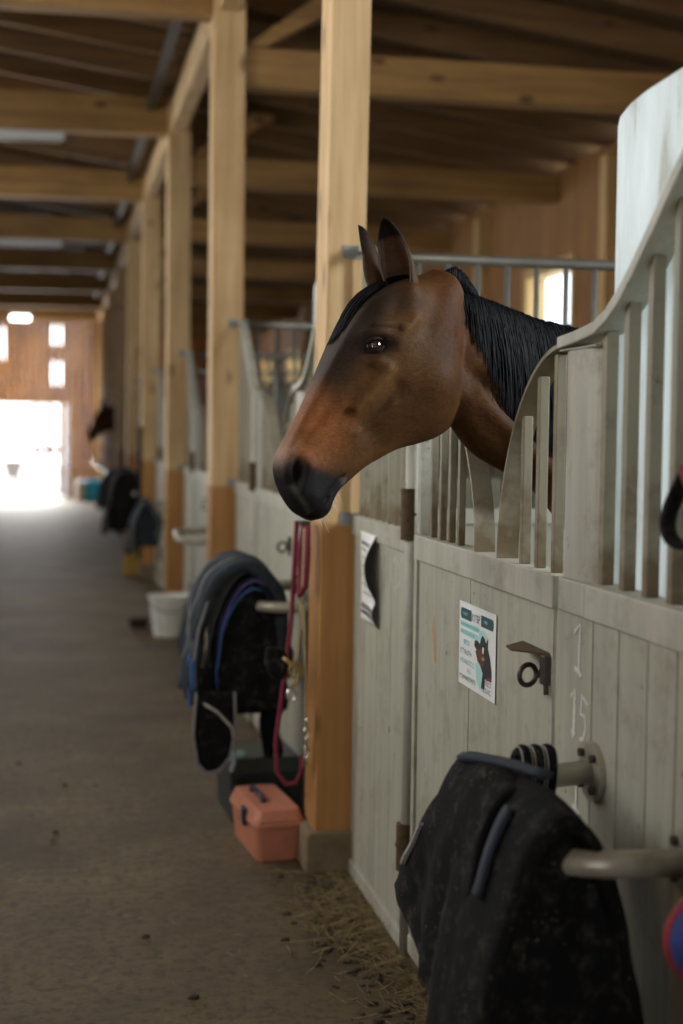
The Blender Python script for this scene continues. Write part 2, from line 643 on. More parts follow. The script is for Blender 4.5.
# near end wall behind the viewer with an open gate
b = MB()
b.box((XL, -3.3, 0), (-1.3, -3.1, 3.8))
b.box((0.1, -3.3, 0), (XOUT, -3.1, 3.6))
b.box((-1.3, -3.3, 2.3), (0.1, -3.1, 3.8))
tag(b.build('wall_near', M['wallwood']), kind='structure')

# far end wall: vertical boards with gaps, a wide bright doorway
b = MB()
x = XL
yb0, yb1 = YEND, YEND + 0.06
zt = 4.25
while x < XOUT:
    x1 = min(x + 0.155, XOUT)
    topz = raf_z((x + x1) / 2) + 0.1
    if x1 <= -1.95 or x >= 0.20:
        b.box((x, yb0, 0), (x1 - 0.004, yb1, topz))
    else:
        segs = {-1.27: ((2.08, 3.05), (3.75, topz)), -0.03: ((2.08, 2.50), (3.02, 3.38), (3.82, topz))}
        hit = [v for kx, v in segs.items() if abs((x + x1) / 2 - kx) < 0.078]
        if hit:
            for z0_, z1_ in ((2.08, topz),):
                b.box((x, yb0, z0_), (x1 - 0.055, yb1, z1_))
            for z0_, z1_ in hit[0]:
                b.box((x1 - 0.055, yb0, z0_), (x1 - 0.004, yb1, z1_))
        else:
            b.box((x, yb0, 2.08), (x1 - 0.004, yb1, topz))
    x = x1
fw = tag(b.build('wall_far', M['farwood']), kind='structure')
# bright slits are real gaps between loose boards: the wall is cut by leaving strips out
b = MB()
b.box((0.20, YEND - 0.06, 0), (0.27, YEND, 2.3))
b.box((-2.0, YEND - 0.06, 0), (-1.93, YEND, 2.3))
b.box((-2.0, YEND - 0.06, 2.08), (0.27, YEND, 2.17))
tag(b.build('trim_2', M['farwood']), kind='structure')
# loose boarded leaf standing in the right part of the doorway
leaf = MB()
for i, (lx, lw) in enumerate(((-0.50, 0.10), (-0.30, 0.05), (-0.18, 0.1), (0.06, 0.12))):
    leaf.box((lx, YEND + 0.0, 0.05), (lx + lw, YEND + 0.04, 2.07))
leaf.box((-0.5, YEND - 0.03, 1.0), (0.18, YEND, 1.12))
tag(leaf.build('door_1', M['farwood']), kind='structure')

# ceiling deck and rafters
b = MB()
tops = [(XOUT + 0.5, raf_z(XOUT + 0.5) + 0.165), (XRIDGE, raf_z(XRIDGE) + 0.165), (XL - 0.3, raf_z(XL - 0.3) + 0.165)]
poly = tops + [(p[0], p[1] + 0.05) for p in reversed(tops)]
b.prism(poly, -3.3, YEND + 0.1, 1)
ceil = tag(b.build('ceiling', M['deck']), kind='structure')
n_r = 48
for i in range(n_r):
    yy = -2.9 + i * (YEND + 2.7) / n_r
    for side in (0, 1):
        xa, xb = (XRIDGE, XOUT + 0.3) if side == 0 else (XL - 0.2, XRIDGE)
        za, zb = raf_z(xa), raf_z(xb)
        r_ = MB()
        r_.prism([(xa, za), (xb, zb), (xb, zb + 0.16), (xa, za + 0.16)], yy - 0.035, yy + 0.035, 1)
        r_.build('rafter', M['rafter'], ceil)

# ------------------------------------------------------------------ timber frame
PX0, PX1 = 0.862, 1.042
PD = 0.215


def make_post():
    t = thing('timber_post', (0.95, Y0 + PD / 2, 0), 'square pale timber post directly behind the brown horse head, the nearest one', 'post', 'timber posts along the stalls')
    MB().box((PX0, Y0, 0.0), (PX1, Y0 + PD, raf_z(1.05) - 0.005)).build('shaft', M['post'], t, bevel=0.006)
    MB().prism([(0.842, 0), (1.05, 0), (1.05, 0.13), (1.046, 0.145), (0.858, 0.145), (0.846, 0.13)], Y0 - 0.022, Y0 + PD + 0.01, 1).build('muddy_shoe', M['concrete'], t, bevel=0.008)
    for z in (2.13, 1.225):
        s = MB()
        s.box((PX0 + 0.09, Y0 - 0.007, z - 0.022), (PX1 + 0.02, Y0 + 0.004, z + 0.022))
        s.cyl((0.975, Y0 - 0.014, z), (0.975, Y0, z), 0.008, 6)
        s.build('steel_strap', M['galv'], t)
    return t


post = make_post()
posts = [post]
lean = bpy.data.meshes.new('leaning_shaft')
ztop = raf_z(1.05) - 0.005


def lx0(z):
    return 0.875 + 0.0115 * z


def lx1(z):
    return 1.010 + 0.0105 * z


# the nearest post is a little slimmer than the others and stands slightly out of true
proto_post = post
for k in range(1, 9):
    posts.append(copy_tree(proto_post, (0, BAY * k, 0), 'square pale timber post along the stall row, the %s one counted from the horse' % ORD[k]))
# the one nearer than the picture's edge that carries the roof above the viewer's right
copy_tree(proto_post, (0, -BAY, 0), 'square timber post at the near end of the closest stall front')

for v in lean, :
    b = MB()
    b.add([(lx0(0) - .95, -PD / 2, 0), (lx1(0) - .95, -PD / 2, 0), (lx1(0) - .95, PD / 2, 0), (lx0(0) - .95, PD / 2, 0),
           (lx0(ztop) - .95, -PD / 2, ztop), (lx1(ztop) - .95, -PD / 2, ztop), (lx1(ztop) - .95, PD / 2, ztop), (lx0(ztop) - .95, PD / 2, ztop)],
          [(3, 2, 1, 0), (4, 5, 6, 7), (0, 1, 5, 4), (1, 2, 6, 5), (2, 3, 7, 6), (3, 0, 4, 7)])
    lean.from_pydata(b.v, [], b.f)
    lean.materials.append(M['post'])
    [c for c in kids(post) if c.name.startswith('shaft')][0].data = lean

bm_ = MB()
bm_.prism([(XL, 3.82), (PX0 - 0.002, 3.84), (PX0 - 0.002, 4.125), (XL, 4.125)], Y0 + 0.03, Y0 + 0.19, 1)
tb = bm_.build('tie_beam', M['beam'], origin=(-0.65, Y0 + 0.1, 3.82), bevel=0.005)
tag(tb, 'heavy tie beam over the aisle, fixed to the post right behind the horse', 'beam', 'tie beams over the aisle')
for k in range(1, 9):
    copy_tree(tb, (0, BAY * k, 0), 'heavy tie beam over the aisle meeting the %s timber post from the horse' % ORD[k])
sb = MB().box((PX1 + 0.002, Y0 + 0.04, 3.455), (XOUT - 0.002, Y0 + 0.18, 3.68)).build('stall_beam', M['beam'], origin=(2.5, Y0 + 0.1, 3.455), bevel=0.005)
tag(sb, 'brown cross beam over the stalls running from the nearest post to the outer wall', 'beam', 'cross beams over the stalls')
for k in range(1, 9):
    copy_tree(sb, (0, BAY * k, 0), 'brown cross beam over the stalls running from the %s post to the outer wall' % ORD[k])
br = MB().prism([(1.046, 3.69), (1.16, 3.69), (1.72, 4.025), (1.53, 4.05)], Y0 + 0.05, Y0 + 0.17, 1).build('diagonal_brace', M['beam'], origin=(1.5, Y0 + 0.11, 3.9), bevel=0.004)
tag(br, 'short slanting brace rising from the nearest timber post to the rafters', 'brace', 'slanting braces above the stalls')
for k in range(1, 9):
    copy_tree(br, (0, BAY * k, 0), 'short slanting brace rising from the %s timber post to the rafters' % ORD[k])
pl = MB().box((0.885, Y0 + PD - BAY + 0.002, 3.86), (1.0, Y0 - 0.002, 4.12)).build('wall_plate', M['plate'], origin=(0.95, Y0 - 1.5, 3.84), bevel=0.005)
tag(pl, 'lengthwise top timber over the closest stall front up to the nearest post', 'timber', 'lengthwise timbers on the posts')
for k in range(1, 9):
    copy_tree(pl, (0, BAY * k, 0), 'lengthwise top timber between the %s and %s posts' % (ORD[k - 1], ORD[k]))
cd = MB().box((0.70, Y0 + PD, 4.02), (0.76, YEND - 0.1, 4.08)).build('shade_strip', M['bolt'], origin=(0.73, 18, 4.02))  # added dark strip standing in for the shadowed purlin line
tag(cd, 'long dark strip standing for shade under the rafters beside the post tops', 'shade strip')

# tube lamps under the beams
lt = thing('tube_lamp', (-0.5, Y0 + 2 * BAY - 0.02, 3.75), 'switched-off white tube lamp on the nearer beam at the upper left', 'lamp', 'tube lamps on the beams')
yy = Y0 + 2 * BAY
MB().box((-1.15, yy + 0.0, 3.765), (0.06, yy + 0.09, 3.812)).build('housing', M['lampbody'], lt, bevel=0.01)
MB().cyl((-1.12, yy + 0.045, 3.75), (0.03, yy + 0.045, 3.75), 0.018, 12).build('tube', M['lampbody'], lt, smooth=True)
copy_tree(lt, (0.0, 2 * BAY, 0), 'switched-off white tube lamp on the beam further down the aisle')
l3 = thing('tube_lamp', (-0.73, 31.0, 3.9), 'small lit lamp glowing high above the far doorway', 'lamp', 'tube lamps on the beams')
MB().box((-0.96, 30.96, 3.86), (-0.50, 31.06, 3.91)).build('housing', M['lampbody'], l3)
MB().cyl((-0.92, 31.0, 3.81), (-0.54, 31.0, 3.81), 0.042, 12).build('tube', M['lit'], l3)
# hanging rods hold the lit lamp
MB().cyl((-0.73, 31.01, 3.91), (-0.73, 31.01, raf_z(-0.73) + 0.1), 0.006, 6).build('hanger', M['bolt'], l3)


# ------------------------------------------------------------------ stall fronts (bay 0 = the horse's stall front)
def boards(y_lo, y_hi, z0, z1, xf, seams, name, parent, th=0.02, mt=None):
    """one boarded panel made of vertical boards with narrow grooves between them"""
    b = MB()
    e = [y_lo] + list(seams) + [y_hi]
    for i in range(len(e) - 1):
        b.box((xf, e[i] + 0.003, z0), (xf + th, e[i + 1] - 0.003, z1))
    b.box((xf + th * 0.6, y_lo + 0.004, z0 + 0.004), (xf + th + 0.004, y_hi - 0.004, z1 - 0.004))
    return b.build(name, mt or M['greyboard'], parent)


RX = WX + 0.0
RAILZ0, RAILZ1 = 1.172, 1.238


def sweep_rail(pts, name, parent, wx=0.045, th=0.02):
    b = MB()
    b.sweep([(WX + 0.025, y, z) for y, z in pts], [(-wx / 2, -th / 2), (wx / 2, -th / 2), (wx / 2, th / 2), (-wx / 2, th / 2)], up=(0, 0, 1))
    return b.build(name, M['grey'], parent, bevel=0.003)


def interp(pts, y):
    pts = sorted(pts)
    if y <= pts[0][0]:
        return pts[0][1]
    for (a, za), (c, zc) in zip(pts, pts[1:]):
        if a <= y <= c:
            return za + (zc - za) * (y - a) / (c - a)
    return pts[-1][1]


def bar_at(y, ztop, parent, s=0.022):
    b = MB()
    b.box((WX + 0.012, y - s / 2, RAILZ1 - 0.004), (WX + 0.012 + s, y + s / 2, ztop - 0.004))
    return b.build('bar', M['bar'], parent, bevel=0.002)


# --- fixed panel between the hinge pipe and the timber post
fp = thing('stall_panel', (WX, 4.46, 0), 'narrow fixed stall panel with the curled notice, between hinge pipe and nearest post', 'stall panel', 'fixed panels beside the posts')
boards(4.085, Y0 - 0.002, 0.05, RAILZ0, WX + 0.004, [4.29, 4.49, 4.68], 'board_panel', fp)
MB().box((WX - 0.004, 4.072, RAILZ0), (WX + 0.05, Y0 + 0.0, RAILZ1)).build('top_rail', M['grey'], fp, bevel=0.003)
MB().box((WX - 0.006, 4.072, 0.0), (WX + 0.03, Y0 - 0.0, 0.05)).build('bottom_rail', M['grey'], fp, bevel=0.003)
MB().box((WX + 0.0, 4.072, 0.05), (WX + 0.026, 4.09, RAILZ0)).build('edge_strip', M['grey'], fp)
fpts = [(4.07 + 0.78 * t, 1.712 + 0.43 * smoothstep(t)) for t in [i / 16 for i in range(17)]]
sweep_rail(fpts, 'curved_top_rail', fp)
for i in range(9):
    y = 4.125 + i * 0.0855
    bar_at(y, interp(fpts, y), fp, 0.018)

# --- hinge pipe
hp = thing('hinge_pipe', (WX + 0.005, 4.025, 0), 'slim grey hinge pipe left of the door the horse looks over', 'pipe', 'hinge pipes of the stall doors')
MB().cyl((WX + 0.002, 4.03, 0), (WX + 0.002, 4.03, 1.71), 0.021, 16).build('pipe', M['grey'], hp, smooth=True)
for z0, z1 in ((1.215, 1.362), (0.255, 0.392)):
    b = MB().cyl((WX - 0.008, 4.03, z0), (WX - 0.008, 4.03, z1), 0.024, 14)
    b.cyl((WX - 0.008, 4.03, z0 + 0.07), (WX - 0.008, 4.03, z0 + 0.078), 0.027, 14)
    b.build('hinge', M['hinge'], hp, smooth=False)

# --- the door with the U-shaped dip
dr = thing('stall_door', (WX, 3.38, 0), 'grey stall door with a dipped opening that the brown horse leans over', 'stall door', 'half-height doors along the stalls')
DY0, DY1 = 2.812, 3.985
boards(DY0 + 0.004, DY1 - 0.03, 0.075, RAILZ0 - 0.004, WX + 0.006, [3.44], 'board_panel', dr)
MB().box((WX - 0.004, DY0, RAILZ0 - 0.008), (WX + 0.052, DY1, RAILZ1 - 0.004)).build('top_rail', M['grey'], dr, bevel=0.003)
MB().box((WX - 0.006, DY0, 0.028), (WX + 0.035, DY1, 0.08)).build('bottom_rail', M['grey'], dr, bevel=0.003)
b = MB().box((WX - 0.002, DY1 - 0.028, 0.08), (WX + 0.04, DY1, RAILZ0))
b.box((WX - 0.0, DY0, 0.08), (WX + 0.006, DY0 + 0.02, RAILZ0))
b.build('stile', M['grey'], dr)
# curved flat irons of the dip
ZB = RAILZ1 - 0.006
arcR = [(3.207 - 0.42 * (1 - math.cos(t)) ** 0.95, ZB + (1.702 - ZB) * math.sin(t)) for t in [i / 20 * PI / 2 for i in range(21)]]
arcL = [(3.387 + 0.56 * (1 - math.cos(t)) ** 0.95, ZB + (1.702 - ZB) * math.sin(t)) for t in [i / 20 * PI / 2 for i in range(21)]]
for arc in (arcR, arcL):
    b = MB()
    sgn = 1
    b.sweep([(WX + 0.025, y, z) for y, z in arc], [(-0.025, -0.0045), (0.025, -0.0045), (0.025, 0.0045), (-0.025, 0.0045)], up=(0, 1, 0.01))
    b.build('curved_iron', M['bar'], dr)
for y in (3.072, 2.968, 2.862):
    bar_at(y, interp(arcR, y) - 0.004, dr, 0.021)
for y in (3.585, 3.675, 3.765, 3.86):
    bar_at(y, interp(arcL, y) - 0.004, dr, 0.018)
MB().box((WX + 0.005, 3.945, RAILZ1), (WX + 0.045, 3.98, 1.71)).build('back_stile', M['grey'], dr)

# --- wide steel post
gp = thing('steel_post', (WX + 0.03, 2.70, 0), 'wide grey steel post right of the horse door, joining the arched rails', 'post', 'steel posts of the stall fronts')
b = MB()
prof = []
for i in range(13):
    t = i / 12
    prof.append((WX + 0.002 + 0.018 * (2 * t - 1) ** 4, 2.805 - 0.20 * t))
prof += [(WX + 0.030, 2.605), (WX + 0.030, 2.805)]
b.prism(prof, 0, 1.688, 2)
b.build('shaft', M['grey'], gp)
b = MB().prism(prof, 0, 0, 2)
MB().box((WX - 0.002, 2.604, 1.688), (WX + 0.034, 2.806, 1.692)).build('cap', M['grey'], gp, bevel=0.002)

# --- near panel with rising rail
sp = thing('bar_panel', (WX, 2.2, 0), 'boarded panel with tall bars and a rising rail, chalked 1 and 15', 'stall panel', 'barred panels with a rising top rail')
SY0, SY1 = Y0 - BAY + PD, 2.77
seams = [2.568, 2.44, 2.31, 2.19, 2.07, 1.95, 1.84]
boards(SY0 + 0.002, SY1, 0.05, RAILZ0, WX - 0.008, [s for s in reversed(seams)], 'board_panel', sp, 0.005)
MB().box((WX - 0.016, SY0 + 0.002, RAILZ0), (WX + 0.052, 2.600, RAILZ1)).box((WX - 0.016, 2.600, RAILZ0), (WX + 0.0, 2.745, RAILZ1)).build('top_rail', M['grey'], sp, bevel=0.003)
MB().box((WX - 0.016, SY0 + 0.002, 0.0), (WX + 0.001, SY1, 0.05)).build('bottom_rail', M['grey'], sp, bevel=0.003)
spts = [(2.80, 1.705), (2.70, 1.712), (2.60, 1.722), (2.54, 1.742), (2.48, 1.772), (2.42, 1.812), (2.36, 1.858), (2.30, 1.905), (2.24, 1.952),
        (2.18, 1.995), (2.10, 2.04), (2.0, 2.085), (1.88, 2.12), (SY0 + 0.01, 2.14)]
b = MB()
b.sweep([(WX + 0.02, y, z) for y, z in spts], [(-0.03, -0.012), (0.03, -0.012), (0.03, 0.012), (-0.03, 0.012)], up=(0, 0, 1))
b.build('curved_top_rail', M['grey'], sp, bevel=0.003)
yb = 2.592
while yb > SY0 + 0.05:
    bar_at(yb, interp(spts, yb) - 0.004, sp, 0.024)
    yb -= 0.105

# --- frosted sheet behind those bars
fs_ = MB()
zt = 2.145
fs_.prism([(2.655, 1.0), (2.662, 2.112), (2.652, 2.128), (2.60, 2.142), (2.53, 2.149), (2.30, 2.155), (SY0 + 0.03, 2.152), (SY0 + 0.03, 1.0)], WX + 0.056, WX + 0.066, 0)
fsh = fs_.build('plastic_sheet', M['sheet'], origin=(WX + 0.06, 2.2, 1.0))
tag(fsh, 'large frosted white sheet rising behind the tall bars at the right edge', 'sheet', 'frosted sheets behind the bars')


# --- saddle rack: horizontal U of tube bolted to the boards
def tube_path(cr=0.13):
    xw, yf, yn, xo, z = WX - 0.008, 2.545, 2.12, 0.745, 0.892
    pts = [(xw, yf, z)]
    for i in range(9):
        a = i / 8 * PI / 2
        pts.append((xo + cr - cr * math.sin(a), yf - cr + cr * math.cos(a), z - 0.01))
    for i in range(9):
        a = i / 8 * PI / 2
        pts.append((xo + cr - cr * math.cos(a), yn + cr - cr * math.sin(a), z - 0.045))
    pts.append((xw, yn, z - 0.05))
    return pts


rk = thing('saddle_rack', (WX - 0.02, 2.3, 0.88), 'bent grey tube saddle rack holding the black pads at the lower right', 'saddle rack', 'bent tube saddle racks')
MB().tube(tube_path(), 0.0222, 16).build('tube', M['tube'], rk, smooth=True)
for (fy, fz) in ((2.545, 0.892), (2.12, 0.842)):
    fl = MB().cyl((WX - 0.020, fy, fz), (WX - 0.008, fy, fz), 0.055, 26).build('flange', M['tube'], rk)
    for i in range(4):
        a = PI / 4 + i * PI / 2
        cyy, czz = fy + 0.042 * math.cos(a), fz + 0.042 * math.sin(a)
        MB().cyl((WX - 0.030, cyy, czz), (WX - 0.020, cyy, czz), 0.008, 6).build('bolt', M['bolt'], fl)

# --- door latch: slanted plate, bracket and ring bolt
la = thing('door_latch', (WX - 0.01, 2.9, 1.05), 'dark ring latch under a small tin shelf on the horse door', 'latch', 'ring latches on the stall doors')
b = MB()
b.prism([(WX + 0.004, 2.822), (WX + 0.004, 3.02), (WX - 0.055, 2.955), (WX - 0.062, 2.90)], 1.066, 1.0695, 2)
b.build('shelf_plate', M['hinge'], la)
MB().box((WX - 0.016, 2.822, 1.004), (WX + 0.004, 2.850, 1.066)).build('bracket', M['bolt'], la, bevel=0.003)
b = MB()
b.tube([(WX - 0.034 + 0.0215 * math.cos(t), 2.868 + 0.010 * math.cos(t), 1.020 + 0.0215 * math.sin(t)) for t in [2 * PI * i / 24 for i in range(24)]], 0.0055, 10, closed=True, up=(0, 1, 0))
b.build('ring', M['bolt'], la, smooth=True)
b = MB()
b.tube([(WX - 0.010, 2.870, 1.014), (WX - 0.003, 2.868, 1.034), (WX - 0.006, 2.85, 1.038), (WX - 0.008, 2.835, 1.02), (WX - 0.009, 2.826, 1.00), (WX - 0.009, 2.824, 0.985)], 0.0055, 10)
b.build('bolt_rod', M['bolt'], la, smooth=True)

# --- partition between stalls: boards below, steel grille above
pt = thing('stall_partition', (2.5, Y0 + 0.1, 0), 'cross partition with steel grille seen behind the horse neck, from the nearest post', 'partition', 'cross partitions between the stalls')
PYM = Y0 + 0.11
b = MB()
xx = PX1 + 0.003
while xx < XOUT - 0.02:
    x1 = min(xx + 0.16, XOUT)
    b.box((xx + 0.0015, PYM - 0.02, 0.0), (x1 - 0.0015, PYM + 0.02, 1.20))
    xx = x1
b.build('board_panel', M['greyboard'], pt)
MB().box((PX1 + 0.003, PYM - 0.03, 1.20), (XOUT, PYM + 0.03, 1.255)).build('middle_rail', M['grey'], pt, bevel=0.003)
MB().cyl((PX1 + 0.003, PYM, 2.13), (XOUT, PYM, 2.13), 0.019, 12).build('top_rail', M['galv'], pt, smooth=True)
n_ = 27
for i in range(n_):
    bx_ = 1.135 + i * 0.1085
    MB().cyl((bx_, PYM, 1.25), (bx_, PYM, 2.125), 0.0105, 8).build('bar', M['galv'], pt, smooth=True)
# lighter boards behind the door dip: inner front of the next stall is seen there

fronts = [fp, hp, dr, gp, sp, fsh, rk, la, pt]
wording = {
    'stall_panel': 'narrow fixed stall panel left of the door in the %s stall behind the horse',
    'hinge_pipe': 'slim hinge pipe of the %s stall door behind the horse',
    'stall_door': 'closed grey stall door of the %s stall behind the horse',
    'steel_post': 'wide steel post between door and bars of the %s stall behind the horse',
    'bar_panel': 'boarded panel with rising bars in the %s stall behind the horse',
    'plastic_sheet': 'frosted sheet behind the bars of the %s stall behind the horse',
    'saddle_rack': 'bent tube saddle rack on the %s stall front behind the horse',
    'door_latch': 'small ring latch on the %s stall door behind the horse',
    'stall_partition': 'cross partition with grille at the far side of the %s stall behind the horse',
}
racks = [rk]
for k in range(1, 9):
    for o in fronts:
        c = copy_tree(o, (0, BAY * k, 0), wording[o.name.split('.')[0]] % ORD[k - 1])
        if o is rk:
            racks.append(c)
        if o is la and k == 1:
            for q in kids(c):
                if q.name.startswith('shelf_plate'):
                    bpy.data.objects.remove(q)

# ------------------------------------------------------------------ horse
HS = 0.976
P0 = Vector((0.795, 3.30, 1.903))
HA = Vector((-0.498, -0.134, -0.857)).normalized()
HL = Vector((0.26, -0.966, 0.0)).normalized()
HV = HL.cross(HA).normalized()
if HV.z < 0:
    HV = -HV
HL = (HL - HA * HL.dot(HA)).normalized()


def hp_(u, v, l):
    return P0 + (HA * u + HV * v + HL * l) * HS


def catmull(xs, ys, x):
    """smooth interpolation through (xs, ys)"""
    n = len(xs)
    if x <= xs[0]:
        return ys[0]
    if x >= xs[-1]:
        return ys[-1]
    for i in range(n - 1):
        if xs[i] <= x <= xs[i + 1]:
            t = (x - xs[i]) / (xs[i + 1] - xs[i])
            h = xs[i + 1] - xs[i]
            m0 = (ys[i + 1] - ys[i - 1]) / (xs[i + 1] - xs[i - 1]) if i > 0 else (ys[1] - ys[0]) / h
            m1 = (ys[i + 2] - ys[i]) / (xs[i + 2] - xs[i]) if i + 2 < n else (ys[-1] - ys[-2]) / h
            t2, t3 = t * t, t * t * t
            return (2 * t3 - 3 * t2 + 1) * ys[i] + (t3 - 2 * t2 + t) * h * m0 + (-2 * t3 + 3 * t2) * ys[i + 1] + (t3 - t2) * h * m1


TS = [0.0, 0.10, 0.28, 0.5, 0.72, 0.9, 1.0]
HST = [
    # u, vtop, vbot, half widths at TS
    (-0.04, -0.060, -0.13, (.012, .035, .05, .055, .05, .035, .012)),
    (-0.02, -0.052, -0.155, (.024, .040, .058, .068, .066, .05, .022)),
    (0.02, -0.014, -0.175, (.034, .052, .070, .079, .076, .058, .028)),
    (0.06, 0.022, -0.200, (.044, .070, .084, .086, .083, .066, .03)),
    (0.10, 0.045, -0.226, (.048, .078, .092, .090, .086, .070, .03)),
    (0.14, 0.060, -0.250, (.050, .083, .098, .093, .088, .070, .03)),
    (0.18, 0.066, -0.270, (.050, .083, .099, .094, .089, .069, .03)),
    (0.22, 0.067, -0.292, (.047, .077, .093, .092, .087, .065, .028)),
    (0.26, 0.066, -0.297, (.043, .069, .084, .087, .082, .058, .026)),
    (0.30, 0.063, -0.280, (.038, .061, .076, .081, .074, .050, .024)),
    (0.34, 0.060, -0.245, (.034, .054, .068, .073, .063, .042, .022)),
    (0.38, 0.056, -0.205, (.030, .048, .060, .064, .055, .037, .020)),
    (0.42, 0.053, -0.178, (.028, .043, .053, .057, .050, .034, .019)),
    (0.46, 0.051, -0.154, (.027, .041, .049, .052, .047, .034, .018)),
    (0.50, 0.050, -0.137, (.028, .042, .049, .051, .047, .036, .020)),
    (0.54, 0.047, -0.122, (.029, .046, .054, .054, .050, .040, .022)),
    (0.57, 0.038, -0.119, (.029, .049, .059, .058, .053, .043, .024)),
    (0.595, 0.020, -0.121, (.027, .048, .059, .058, .053, .042, .024)),
    (0.615, -0.004, -0.119, (.024, .043, .053, .054, .050, .040, .022)),
    (0.630, -0.030, -0.110, (.020, .034, .042, .044, .042, .034, .018)),
    (0.640, -0.050, -0.098, (.012, .02, .026, .028, .026, .02, .012)),
]


def loft_closed(rings):
    """rings of equal-length point lists -> closed shell"""
    b = MB()
    k = len(rings[0])
    vs = [p for r in rings for p in r]
    fs = []
    for i in range(len(rings) - 1):
        for q in range(k):
            r = (q + 1) % k
            fs.append((i * k + q, i * k + r, (i + 1) * k + r, (i + 1) * k + q))
    n = len(vs)
    c0 = sum((Vector(p) for p in rings[0]), Vector()) / k
    c1 = sum((Vector(p) for p in rings[-1]), Vector()) / k
    vs += [c0, c1]
    m = (len(rings) - 1) * k
    for q in range(k):
        r = (q + 1) % k
        fs.append((n, r, q))
        fs.append((n + 1, m + q, m + r))
    b.add(vs, fs)
    return b


def head_loft():
    us = [s_[0] for s_ in HST]
    nU = 60
    rings = []
    K = 18
    for i in range(nU + 1):
        u = us[0] + (us[-1] - us[0]) * i / nU
        vt = catmull(us, [s_[1] for s_ in HST], u)
        vb = catmull(us, [s_[2] for s_ in HST], u)
        ws = [catmull(us, [s_[3][j] for s_ in HST], u) for j in range(7)]
        ring = []
        side = []
        for j in range(K + 1):
            t = 0.5 - 0.5 * math.cos(PI * j / K)
            wv = catmull(TS, ws, t)
            if j == 0:
                wv = ws[0] * 0.35
            if j == K:
                wv = ws[-1] * 0.4
            side.append((vt + (vb - vt) * t, wv))
        for v, wv in side:
            ring.append(hp_(u, v, wv))
        for v, wv in reversed(side):
            ring.append(hp_(u, v, -wv))
        rings.append(ring)
    return loft_closed(rings)


def sc_(p):    # shrink about the viewer's eye point, as the head
    return Vector((p[0] * HS, p[1] * HS, EYE + (p[2] - EYE) * HS))


NECK = [
    # top, bottom, half width, crest factor
    ((0.83, 3.38, 1.845), (0.90, 3.40, 1.64), .058, .5),
    ((0.90, 3.40, 1.852), (0.955, 3.41, 1.525), .072, .46),
    ((0.97, 3.41, 1.848), (1.005, 3.42, 1.47), .084, .44),
    ((1.06, 3.43, 1.828), (1.08, 3.44, 1.43), .092, .5),
    ((1.17, 3.46, 1.798), (1.17, 3.46, 1.385), .100, .5),
    ((1.30, 3.49, 1.775), (1.27, 3.49, 1.285), .115, .5),
    ((1.48, 3.53, 1.73), (1.40, 3.53, 1.15), .15, .55),
    ((1.68, 3.57, 1.675), (1.52, 3.57, 1.00), .20, .6),
    ((1.88, 3.60, 1.62), (1.78, 3.60, .86), .25, .75),
    ((2.10, 3.61, 1.565), (2.06, 3.61, .80), .285, .9),
    ((2.40, 3.62, 1.535), (2.40, 3.62, .80), .30, 1),
    ((2.68, 3.62, 1.55), (2.70, 3.62, .88), .29, 1),
    ((2.92, 3.62, 1.56), (2.95, 3.62, .98), .27, 1),
    ((3.12, 3.62, 1.52), (3.16, 3.62, 1.02), .22, 1),
    ((3.26, 3.62, 1.44), (3.28, 3.62, 1.12), .14, 1),
    ((3.32, 3.62, 1.36), (3.33, 3.62, 1.22), .06, 1),
]


def neck_eval(s):
    """s in station units -> top, bottom, half width, crest"""
    xs = list(range(len(NECK)))
    top = [catmull(xs, [sc_(n[0])[j] for n in NECK], s) for j in range(3)]
    bot = [catmull(xs, [sc_(n[1])[j] for n in NECK], s) for j in range(3)]
    hw = catmull(xs, [n[2] for n in NECK], s) * HS
    cf = catmull(xs, [n[3] for n in NECK], s)
    return Vector(top), Vector(bot), hw, cf


def neck_axis(s):
    a = neck_eval(min(s + 0.2, len(NECK) - 1))
    b = neck_eval(max(s - 0.2, 0))
    d = ((a[0] + a[1]) - (b[0] + b[1])).normalized()
    return d


def neck_surface(s, ang):
    """ang 0 = crest, +pi/2 = viewer's side, pi = throat"""
    top, bot, hw, cf = neck_eval(s)
    c = (top + bot) / 2
    upv = (top - bot) / 2
    d = neck_axis(s)
    side = d.cross(upv).normalized()
    if side.y > 0:
        side = -side
    cz = math.cos(ang)
    wf = cf + (1 - cf) * (0.5 - 0.5 * cz) ** 0.8       # thin towards the crest
    sx = math.sin(ang)
    sx = math.copysign(abs(sx) ** 0.9, sx)
    return c + upv * cz + side * (hw * sx * wf)


def neck_loft():
    rings = []
    n = 90
    for i in range(n + 1):
        s = (len(NECK) - 1) * i / n
        rings.append([neck_surface(s, 2 * PI * q / 36) for q in range(36)])
    return loft_closed(rings)


def limb(pts):
    """pts: (x, y, z, rx, ry)"""
    rings = []
    n = (len(pts) - 1) * 5
    xs = list(range(len(pts)))
    for i in range(n + 1):
        s = i / 5
        x, y, z, rx, ry = [catmull(xs, [p[j] for p in pts], s) for j in range(5)]
        rings.append([Vector((x + rx * math.cos(2 * PI * q / 16), y + ry * math.sin(2 * PI * q / 16), z)) for q in range(16)])
    return loft_closed(rings)


